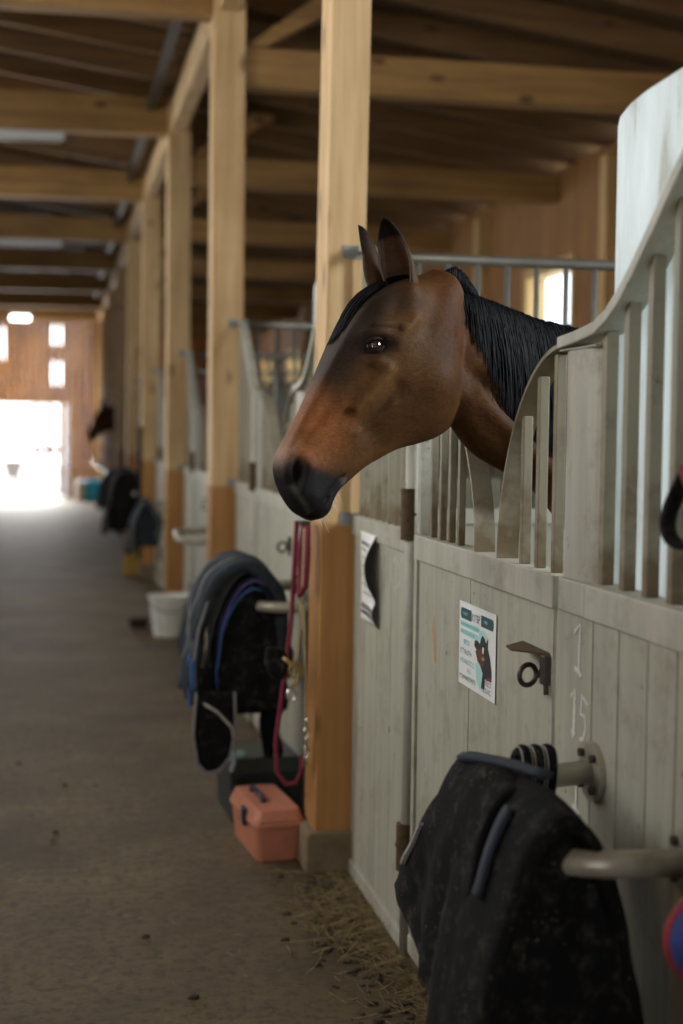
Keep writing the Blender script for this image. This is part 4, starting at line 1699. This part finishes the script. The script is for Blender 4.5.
chk = [[(0, 0), (0.02, 1)], [(0.15, 1), (0.02, 0.5), (0.18, 0.0)], [(0.28, 1), (0.28, 0.05), (0.46, 0.95), (0.46, 0.0)],
       [(0.60, 0.55), (0.66, 0.85), (0.80, 0.9), (0.94, 0.75), (0.98, 0.4), (0.86, 0.15), (0.72, 0.1), (0.62, 0.3), (0.60, 0.55)], [(0.80, 1.0), (0.80, -0.15)]]
stroke_set(chk, (4.50, 1.045), 0.345, 0.105, 0.007, xk, 'chalk_writing', M['chalkfaint'], 'rubbed chalk letters beside the curled notice', 'chalk writing')
b = MB()
blob = [(3.80, 0.99), (3.785, 1.03), (3.775, 1.0), (3.765, 0.985), (3.755, 0.93), (3.76, 0.90), (3.775, 0.905), (3.785, 0.94)]
b.prism(blob, WX + 0.0052, WX + 0.0062, 0)
tag(b.build('paint_scuff', M['orangepaint'], origin=(WX, 3.78, 0.95)), 'pale orange scuff on the left board of the horse door', 'stain')


# ------------------------------------------------------------------ pads on the near rack
def nz(p, s, seed=0.0):
    return mnoise.noise(Vector(p) * s + Vector((seed, seed * 2.1, -seed)))


def drape(prof, y0f, y1f, nu=40, nv=22, amp=0.012, seed=1.0, fold=0.0):
    """prof: list of (x, z) from the aisle-side hem over the tube to the inner hem; y0f/y1f(t) give the near/far edge"""
    ts = [i / (len(prof) - 1) for i in range(len(prof))]

    def fn(u, v):
        x = catmull(ts, [p[0] for p in prof], u)
        z = catmull(ts, [p[1] for p in prof], u)
        y = y0f(u) + (y1f(u) - y0f(u)) * v
        d = min(1, abs(u - 0.5) * 3)
        n1 = nz((x, y, z), 7, seed)
        n2 = nz((x, y, z), 16, seed + 4)
        x += amp * d * (n1 * 1.6 + n2 * 0.8) + fold * d * math.sin(v * 17 + 3 * seed)
        z += amp * 0.6 * n1 - 0.012 * (2 * v - 1) ** 2
        return (x, y, z)
    return fn


def edge_pts(fn, v, n=40, off=(0, 0, 0)):
    return [tuple(Vector(fn(i / n, v)) + Vector(off)) for i in range(n + 1)]


def quilt(p, d=0.004):
    return p


# far layer: speckled black pad
def skirt(x0f, x1f, z0, ztopf, y, nu=16, nv=20, amp=0.01, seed=2.0):
    """cloth hanging in the plane facing down the aisle; x0f/x1f(z) give the sides"""
    def fn(u, v):
        a = v
        x_top = x0f(0.85) + (x1f(0.85) - x0f(0.85)) * a
        zt_ = ztopf(a)
        z = z0 + (zt_ - z0) * u
        x = x0f(z) + (x1f(z) - x0f(z)) * a
        return (x, y + amp * 2 * nz((x, 0, z), 6, seed) + 0.006 * math.sin(a * 14 + seed + z * 3), z)
    return MB().grid(fn, nu, nv)


profA = [(0.668, 0.50), (0.674, 0.57), (0.682, 0.64), (0.690, 0.72), (0.699, 0.80), (0.714, 0.875), (0.752, 0.928), (0.795, 0.910), (0.815, 0.84), (0.825, 0.65), (0.825, 0.45)]
fA = drape(profA, lambda u: 2.30, lambda u: 2.575 + 0.22 * max(0, min(1, (0.48 - u) * 3.3)) ** 0.8 - 2.4 * max(0, 0.175 - u), 44, 24, 0.014, 1.0, 0.005)
pa = thing('saddle_pad', (0.74, 2.5, 0.34), 'rear black saddle pad on the closest rack, specked with hair, slate blue top edge', 'saddle pad')
MB().grid(fA, 44, 24).build('padding', M['padblack'], pa, smooth=True, solid=0.024)
MB().tube(edge_pts(fA, 1.0)[1:24], 0.0095, 8).build('binding', M['padblack'], pa, smooth=True)
b = MB()
topl = [(0.732 + 0.078 * t, 2.53 - 0.23 * t, 0.930 + 0.018 * t + 0.006 * math.sin(PI * t)) for t in [i / 12 for i in range(13)]]
b.sweep(topl, [(-0.013, -0.007), (0.013, -0.007), (0.016, 0.004), (0.0, 0.010), (-0.016, 0.004)])
b.build('blue_top_band', M['blueedge'], pa, smooth=True)
b = MB()
b.sweep([tuple(Vector(fA(u, 0.93)) + Vector((-0.016, -0.004, 0))) for u in [0.27 + 0.12 * i / 8 for i in range(9)]], [(-0.006, -0.003), (0.006, -0.003), (0.006, 0.003), (-0.006, 0.003)])
b.build('pale_strap', M['whitepipe'], pa)

# near layer: big dark pad with its end flap turned to the aisle
profB = [(0.628, 0.04), (0.622, 0.22), (0.636, 0.42), (0.660, 0.60), (0.695, 0.76), (0.738, 0.88), (0.785, 0.925), (0.832, 0.89), (0.868, 0.80), (0.895, 0.68), (0.917, 0.5), (0.926, 0.28), (0.926, 0.04)]
fB = drape(profB, lambda u: 2.138 - 0.01 * math.sin(PI * u), lambda u: 2.40 + 0.03 * math.sin(PI * u), 44, 20, 0.007, 3.0, 0.002)
pb = thing('saddle_pad', (0.78, 2.28, 0.04), 'large plain black saddle pad at the near corner of the closest rack', 'saddle pad')
MB().grid(fB, 48, 14).build('padding', M['padblack'], pb, smooth=True, solid=0.024)
MB().tube(edge_pts(fB, 0.0), 0.008, 8).build('binding', M['padblack'], pb, smooth=True)


def bx0(z):
    return catmull([p[1] for p in profB[:6]], [p[0] for p in profB[:6]], z)


def bx1(z):
    q = list(reversed(profB[7:]))
    return catmull([p[1] for p in q], [p[0] for p in q], z)


skirt(bx0, bx1, 0.04, lambda a: 0.895 - 0.30 * (2 * a - 1) ** 4, 2.152).build('end_flap', M['padblack'], pb, smooth=True, solid=0.02)
fB2 = lambda u: tuple(Vector(fB(u, 0.42)) + Vector((-0.018, 0, 0.008)))
b = MB()
b.sweep([fB2(0.33 + 0.11 * i / 16) for i in range(17)], [(-0.014, -0.004), (0.014, -0.004), (0.014, 0.004), (-0.014, 0.004)])
b.build('blue_band', M['blueedge'], pb, smooth=True)

# girth coiled around the far arm of the rack
gi = thing('girth_coil', (0.86, 2.545, 0.885), 'rolled black strap with white edges looped around the rack tube', 'strap')
for q in range(3):
    cx_ = 0.845 + q * 0.024
    ring = [(cx_ + 0.006 * math.sin(t), 2.545 + 0.038 * math.cos(t), 0.885 + 0.050 * math.sin(t)) for t in [2 * PI * i / 28 for i in range(28)]]
    MB().tube(ring, 0.0115, 10, closed=True, up=(1, 0, 0)).build('loop', M['padblack'], gi, smooth=True)
    for dx in (-0.009, 0.009):
        r2 = [(p[0] + dx, 2.545 + (p[1] - 2.545) * 1.18, 0.885 + (p[2] - 0.885) * 1.14) for p in ring]
        MB().tube(r2, 0.0016, 6, closed=True, up=(1, 0, 0)).build('white_edge', M['whitepipe'], gi, smooth=True)

# blue blanket roll with red binding at the right edge, hung from the top rail
bb = thing('folded_blanket', (0.94, 1.85, 0.6), 'royal blue blanket with red binding at the lower right edge of the view', 'blanket')


def fD(u, v):
    z = 0.890 - 0.185 * u
    bulge = math.sin(PI * min(1, 0.12 + u * 0.88)) ** 0.7
    x = 0.985 - 0.128 * bulge * math.sin(PI * (0.08 + 0.92 * v)) - 0.004
    y = 1.78 + 0.20 * v
    return (x, y, z)


MB().grid(fD, 24, 16).build('cloth', M['blueblanket'], bb, smooth=True, solid=0.012)
MB().tube([tuple(Vector(fD(u, 0.52)) + Vector((-0.006, 0, 0))) for u in [i / 24 for i in range(25)]], 0.008, 8).build('binding', M['redbind'], bb, smooth=True)
MB().tube([(0.975, 1.88, 0.875), (0.972, 1.88, 1.0), (0.978, 1.88, 1.16)], 0.006, 8).build('hanging_loop', M['redbind'], bb, smooth=True)

# halter hanging on the bars at the right edge
hl = thing('halter', (0.985, 2.15, 1.40), 'black and maroon halter loop hanging on the bars at the right edge', 'halter')
ring = [(0.972 + 0.01 * math.sin(2 * t), 2.128 + 0.058 * math.cos(t), 1.405 + 0.058 * math.sin(t)) for t in [2 * PI * i / 36 for i in range(36)]]
MB().sweep(ring, [(-0.006, -0.012), (0.006, -0.012), (0.006, 0.012), (-0.006, 0.012)], closed=True, up=(1, 0, 0)).build('noseband', M['padblack'], hl, smooth=True)
r2 = [ring[i] for i in range(8, 18)]
MB().tube([(p[0] - 0.006, p[1] * 1.0, p[2] + 0.004) for p in r2], 0.009, 8).build('maroon_padding', M['red_rope'], hl, smooth=True)
MB().tube([(0.975, 2.10, 1.460), (0.98, 2.07, 1.60), (1.0, 2.04, 1.72), (1.012, 2.04, 1.80)], 0.008, 8).build('cheek_strap', M['padblack'], hl, smooth=True)

# ------------------------------------------------------------------ tack on the second rack
Yr = BAY
yF, yN = 2.515 + Yr, 2.02 + Yr
yF, yN = 2.545 + Yr, 2.12 + Yr
profE = [(0.525, 0.48), (0.525, 0.66), (0.55, 0.82), (0.61, 0.955), (0.70, 1.01), (0.78, 0.99), (0.85, 0.90), (0.875, 0.75), (0.88, 0.58)]
fE = drape(profE, lambda u: yN + 0.02, lambda u: yF + 0.06, 30, 16, 0.016, 8.0, 0.006)
bl = thing('rolled_blanket', (0.7, yF - 0.25, 0.5), 'thick dark blue-grey stable blanket heaped over the second rack', 'blanket')
MB().grid(fE, 36, 20).build('cloth', M['padgrey'], bl, smooth=True, solid=0.045)
for vv in (0.3, 0.75):
    MB().tube([tuple(Vector(fE(u, vv)) + Vector((-0.022, 0, 0.012))) for u in [0.1 + 0.6 * i / 20 for i in range(21)]], 0.006, 6).build('piping', M['greypipe'], bl, smooth=True)
profF = [(0.60, 0.44), (0.595, 0.60), (0.615, 0.76), (0.66, 0.88), (0.73, 0.955), (0.79, 0.94), (0.84, 0.83), (0.865, 0.68), (0.87, 0.46)]
fF = drape(profF, lambda u: yN + 0.03, lambda u: yN + 0.30, 30, 14, 0.014, 9.0, 0.006)
p2 = thing('saddle_pad', (0.7, yN, 0.46), 'black saddle pad with purple piping hanging at the front of the second rack', 'saddle pad')
MB().grid(fF, 34, 14).build('padding', M['padnavy'], p2, smooth=True, solid=0.03)
MB().tube(edge_pts(fF, 0.0)[4:26], 0.005, 8).build('binding', M['purple'], p2, smooth=True)
skirt(lambda z: catmull([.44, .60, .76, .88], [.60, .595, .615, .66], z), lambda z: catmull([.46, .68, .83, .94], [.87, .865, .84, .79], z), 0.43, lambda a: 0.92 - 0.28 * (2 * a - 1) ** 4, yN + 0.055).build('end_flap', M['padblack'], p2, smooth=True, solid=0.02)
MB().tube([tuple(Vector(fF(u, 0.0)) + Vector((-0.004, -0.012, -0.03))) for u in [0.1 + 0.5 * i / 20 for i in range(21)]], 0.004, 6).build('piping', M['bluestrap'], p2, smooth=True)
for j, (v, m_) in enumerate(((0.25, 'greypipe'), (0.5, 'greypipe'), (0.8, 'whitepipe'))):
    MB().tube([tuple(Vector(fF(u, v)) + Vector((-0.018, 0, 0.016))) for u in [0.04 + 0.52 * i / 18 for i in range(19)]], 0.007, 6).build('strap', M[m_], p2, smooth=True)
# long straps with blue ends hanging on the aisle side
for j, (yy, zz, lab) in enumerate(((yN + 0.10, 0.46, 'left'), (yN - 0.02, 0.55, 'right'))):
    b = MB()
    pts = [(0.66, yy + 0.10, 0.965), (0.575, yy + 0.06, 0.88), (0.53, yy + 0.02, 0.76), (0.515, yy, 0.66), (0.52, yy, zz)]
    b.sweep(pts, [(-0.016, -0.005), (0.016, -0.005), (0.016, 0.005), (-0.016, 0.005)], up=(1, 0, 0))
    st_ = b.build('hanging_strap', M['greypipe'], origin=(0.52, yy, zz), smooth=True)
    tag(st_, 'grey webbing strap with blue end over the second rack blanket, the %s one' % ('rear' if j == 0 else 'front'), 'strap')
    b2 = MB().sweep([(0.508, yy, 0.655), (0.505, yy, 0.60), (0.51, yy, zz - 0.005)], [(-0.021, -0.006), (0.021, -0.006), (0.021, 0.006), (-0.021, 0.006)], up=(1, 0, 0))
    b2.build('blue_end', M['bluestrap'], st_)
# boot pouch hanging low
bo = thing('leg_boot', (0.60, yN - 0.05, 0.22), 'black padded boot with grey rim hanging below the second rack', 'boot')
poly = [(-0.075, 0.30), (-0.085, 0.14), (-0.07, 0.03), (-0.035, -0.01), (0.015, 0.0), (0.055, 0.05), (0.075, 0.16), (0.07, 0.30)]
cxb, cyb, czb = 0.595, yN - 0.02, 0.235
MB().prism([(cxb + a, czb + c) for a, c in poly], cyb - 0.03, cyb + 0.03, 1).build('shell', M['padblack'], bo, bevel=0.02)
MB().tube([(cxb + a, cyb - 0.03, czb + c) for a, c in poly], 0.006, 6).build('rim', M['greypipe'], bo, smooth=True)
MB().tube([(0.535, cyb - 0.02, 0.50), (0.60, cyb - 0.045, 0.46), (0.655, cyb - 0.045, 0.40), (0.67, cyb - 0.03, 0.30)], 0.006, 6).build('lace', M['whitepipe'], bo, smooth=True)
MB().sweep([(0.57, cyb, 0.53), (0.56, cyb + 0.02, 0.62)], [(-0.02, -0.008), (0.02, -0.008), (0.02, 0.008), (-0.02, 0.008)]).build('hanger', M['padblack'], bo)
# dark leg of cloth hanging below, behind
lg = MB().grid(lambda u, v: (0.80 + 0.07 * v + 0.008 * math.sin(9 * u), yF - 0.28 + 0.015 * math.sin(7 * v + 4 * u), 0.56 - 0.36 * u), 12, 6)
o = lg.build('hanging_strap', M['padnavy'], origin=(0.83, yF - 0.28, 0.2), smooth=True, solid=0.012)
tag(o, 'wide navy strap hanging straight down behind the black boot', 'strap')

# maroon lead rope, beige strap and clips on the nearest post
rp = thing('lead_rope', (0.84, Y0 + 0.06, 0.3), 'maroon lead rope looped on the aisle side of the nearest timber post', 'rope')
xr = 0.842
MB().tube([(xr, 4.93, 1.20), (xr - 0.012, 4.95, 1.10), (xr - 0.010, 4.94, 1.0), (xr - 0.016, 4.915, 0.955), (xr + 0.0, 4.885, 0.99), (xr + 0.004, 4.875, 1.10), (xr + 0.004, 4.88, 1.20)], 0.0105, 10).build('upper_loop', M['red_rope'], rp, smooth=True)
MB().tube([(xr - 0.018, 4.98, 1.21), (xr - 0.024, 5.0, 1.0), (xr - 0.03, 5.0, 0.86), (xr - 0.045, 5.0, 0.72), (xr - 0.065, 4.99, 0.58), (xr - 0.085, 4.98, 0.43), (xr - 0.080, 4.98, 0.33), (xr - 0.05, 4.97, 0.285), (xr - 0.015, 4.96, 0.29), (xr + 0.003, 4.95, 0.33), (xr + 0.004, 4.95, 0.39)], 0.0085, 10).build('long_loop', M['red_rope'], rp, smooth=True)
MB().box((xr - 0.012, 4.925, 1.195), (PX0 + 0.001, 4.985, 1.212)).build('hook', M['bolt'], rp)
hk = thing('halter', (0.84, 4.92, 0.6), 'beige webbing halter with brass clip on the nearest post', 'halter')
MB().sweep([(xr - 0.004, 4.90, 1.19), (xr - 0.006, 4.915, 0.98), (xr - 0.01, 4.92, 0.86), (xr - 0.022, 4.925, 0.74), (xr - 0.025, 4.93, 0.68)], [(-0.013, -0.003), (0.013, -0.003), (0.013, 0.003), (-0.013, 0.003)], up=(1, 0, 0)).build('strap', M['beige_strap'], hk, smooth=True)
MB().sweep([(xr - 0.004, 4.90, 0.92), (xr + 0.002, 4.895, 0.7), (xr + 0.005, 4.89, 0.52), (xr + 0.002, 4.90, 0.36)], [(-0.011, -0.003), (0.011, -0.003), (0.011, 0.003), (-0.011, 0.003)], up=(1, 0, 0)).build('strap', M['beige_strap'], hk, smooth=True)
MB().tube([(xr - 0.03 + 0.022 * math.cos(t), 4.90, 0.70 + 0.028 * math.sin(t)) for t in [2 * PI * i / 20 for i in range(20)]], 0.0055, 8, closed=True, up=(0, 1, 0)).build('brass_ring', M['brass'], hk, smooth=True)
MB().tube([(xr - 0.075, 4.90, 0.745), (xr - 0.045, 4.895, 0.72), (xr - 0.02, 4.895, 0.70), (xr - 0.03, 4.89, 0.66), (xr - 0.05, 4.89, 0.635)], 0.0075, 8).build('brass_snap', M['brass'], hk, smooth=True)
MB().tube([(xr - 0.045 + 0.016 * math.cos(t), 4.89, 0.615 + 0.020 * math.sin(t)) for t in [2 * PI * i / 20 for i in range(20)]], 0.005, 8, closed=True, up=(0, 1, 0)).build('pale_ring', M['chrome'], hk, smooth=True)
MB().prism([(xr - 0.13, 0.78), (xr - 0.065, 0.77), (xr - 0.05, 0.71), (xr - 0.07, 0.66), (xr - 0.115, 0.675), (xr - 0.135, 0.72)], 4.905, 4.945, 1).build('padded_nose', M['padblack'], hk, bevel=0.012)
ch = thing('snap_chain', (0.85, 4.90, 0.4), 'string of bright metal snaps hanging low on the nearest post', 'chain')
for q in range(5):
    zc = 0.52 - q * 0.032
    MB().tube([(xr + 0.006 + 0.009 * math.cos(t) * (1 if q % 2 else .3), 4.872 + 0.009 * math.cos(t) * (.3 if q % 2 else 1), zc + 0.018 * math.sin(t)) for t in [2 * PI * i / 14 for i in range(14)]], 0.0035, 6, closed=True, up=(0, 1, 0)).build('link', M['chrome'], ch, smooth=True)

# ------------------------------------------------------------------ boxes and buckets
tbx = thing('tack_box', (0.75, 5.18, 0), 'salmon pink plastic tack box on the floor beside the nearest post', 'box')


def rot2(a, b, ang, c):
    return (c[0] + a * math.cos(ang) - b * math.sin(ang), c[1] + a * math.sin(ang) + b * math.cos(ang))


def taper_box(c, ang, w0, d0, w1, d1, z0, z1, r=0.025, n=5):
    rings = []
    for (w_, d_, z) in ((w0, d0, z0), (w1, d1, z1)):
        ring = []
        for sx, sy, q in ((1, 1, 0), (-1, 1, 1), (-1, -1, 2), (1, -1, 3)):
            for i in range(n):
                t = (q + i / (n - 1)) * PI / 2
                a = sx * (w_ / 2 - r) + r * math.cos(t)
                b_ = sy * (d_ / 2 - r) + r * math.sin(t)
                x, y = rot2(a, b_, ang, c)
                ring.append(Vector((x, y, z)))
        rings.append(ring)
    return loft_closed(rings)


bc, ba = (0.757, 5.20), 0.10
taper_box(bc, ba, 0.155, 0.38, 0.175, 0.41, 0.0, 0.125).build('body', M['salmon'], tbx, bevel=0.004)
taper_box(bc, ba, 0.19, 0.425, 0.185, 0.42, 0.125, 0.142).build('rim', M['salmon'], tbx, bevel=0.004)
lidb = taper_box(bc, ba, 0.185, 0.42, 0.155, 0.38, 0.142, 0.185)
lidb.build('lid', M['salmon'], tbx, bevel=0.006)
h1 = [rot2(0, q, ba, bc) for q in (-0.09, -0.075, 0.0, 0.075, 0.09)]
MB().tube([(h1[0][0] - .03, h1[0][1], 0.186), (h1[1][0] - .035, h1[1][1], 0.205), (h1[2][0] - .035, h1[2][1], 0.208), (h1[3][0] - .035, h1[3][1], 0.205), (h1[4][0] - .03, h1[4][1], 0.186)], 0.010, 8).build('handle', M['navy'], tbx, smooth=True)
lx_, ly_ = rot2(-0.097, -0.05, ba, bc)
MB().prism([(ly_ - 0.03, 0.105), (ly_ + 0.03, 0.105), (ly_ + 0.03, 0.165), (ly_ - 0.03, 0.165)], lx_ - 0.006, lx_ + 0.012, 0).build('latch', M['navy'], tbx, bevel=0.003)

db = thing('storage_box', (0.82, 5.68, 0), 'black plastic box with teal corner behind the pink box', 'box')
dc = (0.80, 5.72)
taper_box(dc, 0.05, 0.27, 0.38, 0.29, 0.40, 0.0, 0.20).build('body', M['darkbox'], db, bevel=0.004)
taper_box(dc, 0.05, 0.31, 0.42, 0.26, 0.36, 0.20, 0.25).build('lid', M['darkbox'], db, bevel=0.006)
taper_box((0.70, 5.60), 0.05, 0.075, 0.12, 0.06, 0.10, 0.235, 0.262, 0.015).build('teal_grip', M['teal'], db, bevel=0.004)

bk = thing('white_bucket', (0.82, 10.7, 0), 'off-white tapered bucket on the floor beside the third post', 'bucket')
outer = [(0.0, 0.002), (0.105, 0.0), (0.11, 0.01), (0.148, 0.285), (0.158, 0.285), (0.158, 0.305), (0.146, 0.305), (0.140, 0.28), (0.103, 0.02), (0.0, 0.015)]
MB().lathe(outer, (0.82, 10.72, 0)).build('body', M['white_plastic'], bk, smooth=False)
MB().tube([(0.82 + 0.155 * math.cos(t), 10.72 - 0.02 - 0.12 * math.sin(t), 0.29 - 0.10 * math.sin(t)) for t in [PI * i / 16 for i in range(17)]], 0.004, 6).build('handle', M['bolt'], bk, smooth=True)

bs = thing('floor_brush', (0.62, 11.2, 0), 'small dark brown brush lying left of the white bucket', 'brush')
MB().box((0.555, 11.15, 0.03), (0.70, 11.30, 0.075)).build('block', M['brownblk'], bs, bevel=0.01)
MB().box((0.565, 11.16, 0.0), (0.69, 11.29, 0.03)).build('bristles', M['brownblk'], bs)

yb_ = thing('yellow_canister', (0.79, 15.3, 0), 'small yellow canister on the floor far down the stall row', 'canister')
taper_box((0.79, 15.35), 0.1, 0.19, 0.14, 0.17, 0.12, 0.0, 0.21).build('body', M['yellow'], yb_, bevel=0.008)
MB().lathe([(0.03, 0.21), (0.03, 0.25), (0.0, 0.25)], (0.75, 15.35, 0)).build('cap', M['brownblk'], yb_)
MB().tube([(0.79, 15.35, 0.20), (0.80, 15.35, 0.25), (0.85, 15.35, 0.25), (0.86, 15.35, 0.20)], 0.012, 6).build('handle', M['yellow'], yb_)

bu = thing('blue_barrel', (0.75, 31.0, 0), 'bright blue barrel on the floor at the far wall', 'barrel')
MB().lathe([(0, 0.0), (0.17, 0.0), (0.19, 0.05), (0.19, 0.42), (0.17, 0.46), (0, 0.46)], (0.78, 31.0, 0)).build('body', M['bluebucket'], bu)
wb = thing('pale_container', (0.55, 31.0, 0), 'pale container standing left of the bright blue barrel', 'container')
MB().lathe([(0, 0.0), (0.09, 0.0), (0.10, 0.05), (0.10, 0.40), (0.04, 0.46), (0, 0.46)], (0.50, 31.05, 0)).build('body', M['white_plastic'], wb)
MB().lathe([(0.035, 0.455), (0.035, 0.49), (0, 0.49)], (0.50, 31.05, 0)).build('cap', M['bluebucket'], wb)

tu = thing('wheelbarrow', (-0.95, 33.9, 0), 'pale wheelbarrow standing out in the bright far doorway', 'wheelbarrow')
b = MB()
b.add([(-1.2, 33.6, .78), (-0.7, 33.6, .78), (-0.7, 34.3, .78), (-1.2, 34.3, .78), (-1.05, 33.75, .40), (-0.85, 33.75, .40), (-0.85, 34.1, .40), (-1.05, 34.1, .40)],
      [(4, 5, 6, 7), (0, 1, 5, 4), (1, 2, 6, 5), (2, 3, 7, 6), (3, 0, 4, 7)])
b.build('tray', M['tub'], tu, solid=0.01)
b = MB()
for sx in (-1.1, -0.8):
    b.tube([(sx, 33.2, 0.62), (sx, 33.7, 0.42), (-0.95, 34.45, 0.2)], 0.018, 8)
b.build('frame', M['tub'], tu)
MB().tube([(-0.95, 34.45 + 0.17 * math.cos(t), 0.2 + 0.17 * math.sin(t)) for t in [2 * PI * i / 20 for i in range(20)]], 0.03, 8, closed=True, up=(1, 0, 0)).build('wheel', M['bolt'], tu)
for sx in (-1.08, -0.82):
    MB().tube([(sx, 33.8, 0.42), (sx, 33.75, -0.03)], 0.014, 8).build('leg', M['tub'], tu)

# things on the far racks: pads of different darkness


def far_pad(k, dx, m, zlo, ylen, lab, ytop=0.955, w_=0.20):
    yN_, yF_ = 2.12 + BAY * k, 2.545 + BAY * k
    pr = [(0.745 - w_, zlo), (0.745 - w_ * 0.95, zlo + 0.2), (0.745 - w_ * 0.6, ytop - 0.1), (0.745, ytop), (0.745 + w_ * 0.6, ytop - 0.1), (0.745 + w_ * 0.85, zlo + 0.25), (0.745 + w_ * 0.85, zlo + 0.1)]
    f_ = drape(pr, lambda u: yN_ - 0.02, lambda u: yN_ + ylen, 16, 8, 0.02, k * 1.3, 0.008)
    o = thing('saddle_pad', (0.70 + dx, yN_, zlo), lab, 'saddle pad', 'pads on the far racks')
    MB().grid(f_, 20, 8).build('padding', M[m], o, smooth=True, solid=0.035)
    MB().tube(edge_pts(f_, 0.0), 0.007, 6).build('binding', M['greypipe'], o, smooth=True)
    skirt(lambda z: 0.745 - w_ * 0.95, lambda z: 0.745 + w_ * 0.85, zlo + 0.03, lambda a: ytop - 0.02 - (ytop - zlo) * 0.6 * (2 * a - 1) ** 4, yN_ + 0.01).build('end_flap', M[m], o, smooth=True, solid=0.02)


far_pad(3, 0, 'padgrey', 0.52, 0.28, 'grey-blue pad on the rack of the third stall behind the horse', 0.94, 0.12)
far_pad(4, 0, 'padblack', 0.42, 0.50, 'big black pad heap on the rack of the fourth stall behind the horse', 1.10, 0.23)
far_pad(5, 0, 'padnavy', 0.50, 0.40, 'dark pad on the rack of the fifth stall behind the horse', 1.0, 0.2)

# dark blue-grey cloth hanging beside a far post
o = MB().grid(lambda u, v: (0.845 - 0.012 * math.sin(8 * v), 14.93 + 0.2 * v, 1.55 - 1.35 * u), 16, 8).build('hanging_cloth', M['padnavy'], origin=(0.845, 15.0, 0.2), smooth=True, solid=0.012)
tag(o, 'narrow dark cloth hanging down on a far timber post', 'cloth')

# ------------------------------------------------------------------ straw and clods along the foot of the stalls
b = MB()
rs = random.Random(11)


def straw_piece(x, y, z, ln, a, tilt, r):
    dx, dy, dz = math.cos(a) * ln / 2, math.sin(a) * ln / 2, tilt * ln / 2
    m_ = Vector((x, y, z + 0.004 * rs.random()))
    b.tube([m_ - Vector((dx, dy, -0 * dz)), m_ + Vector((rs.uniform(-.006, .006), rs.uniform(-.006, .006), abs(dz) * .5)), m_ + Vector((dx, dy, abs(dz)))], r, 3)


for i in range(850):
    y = rs.uniform(2.6, 4.9)
    x = 0.985 - abs(rs.gauss(0, 0.05))
    if rs.random() < 0.12:
        x = rs.uniform(0.7, 0.98)
    straw_piece(x, y, 0.004, rs.uniform(0.015, 0.09), rs.uniform(0, PI), rs.uniform(0, .35), rs.uniform(0.0008, 0.0019))
for i in range(230):
    y = rs.gauss(4.3, 0.2)
    x = 0.86 + rs.gauss(0, 0.06)
    if x > 0.98 or y > 4.83:
        continue
    straw_piece(x, y, 0.006, rs.uniform(0.02, 0.11), rs.uniform(0, PI), rs.uniform(0, .5), rs.uniform(0.001, 0.0022))
for i in range(260):
    straw_piece(rs.uniform(-0.6, 0.9), rs.uniform(2.8, 9.0), 0.003, rs.uniform(0.008, 0.03), rs.uniform(0, PI), .1, 0.0008)
o = b.build('straw', M['straw'])
tag(o, 'loose yellow straw scattered along the foot of the stall door', 'straw', None, 'stuff')
b = MB()
M['clod'] = plain('dark_clods', (0.075, 0.055, 0.034), 0.95, 0, 0.5, 60, 0.5)
for i in range(250):
    if i < 230:
        x, y = 0.93 - abs(rs.gauss(0, 0.10)), rs.uniform(2.9, 4.85)
    else:
        x, y = rs.uniform(-0.8, 0.9), rs.uniform(3.2, 8)
    if x > 0.975:
        continue
    r = rs.uniform(0.004, 0.014)
    pr = []
    ring = []
    for zz, rr in ((0, 1.0), (0.5, 0.85), (0.8, 0.4)):
        ring.append([Vector((x + r * rr * 1.3 * math.cos(t) * rs.uniform(.8, 1.2), y + r * rr * math.sin(t) * rs.uniform(.8, 1.2), zz * r)) for t in [2 * PI * q / 7 for q in range(7)]])
    lb = loft_closed(ring)
    b.add(lb.v, lb.f)
tag(b.build('dirt', M['clod'], smooth=True), 'dark dirt crumbs along the stall fronts', 'dirt', None, 'stuff')

for o in bpy.data.objects:
    if '_o' in o.keys():
        del o['_o']
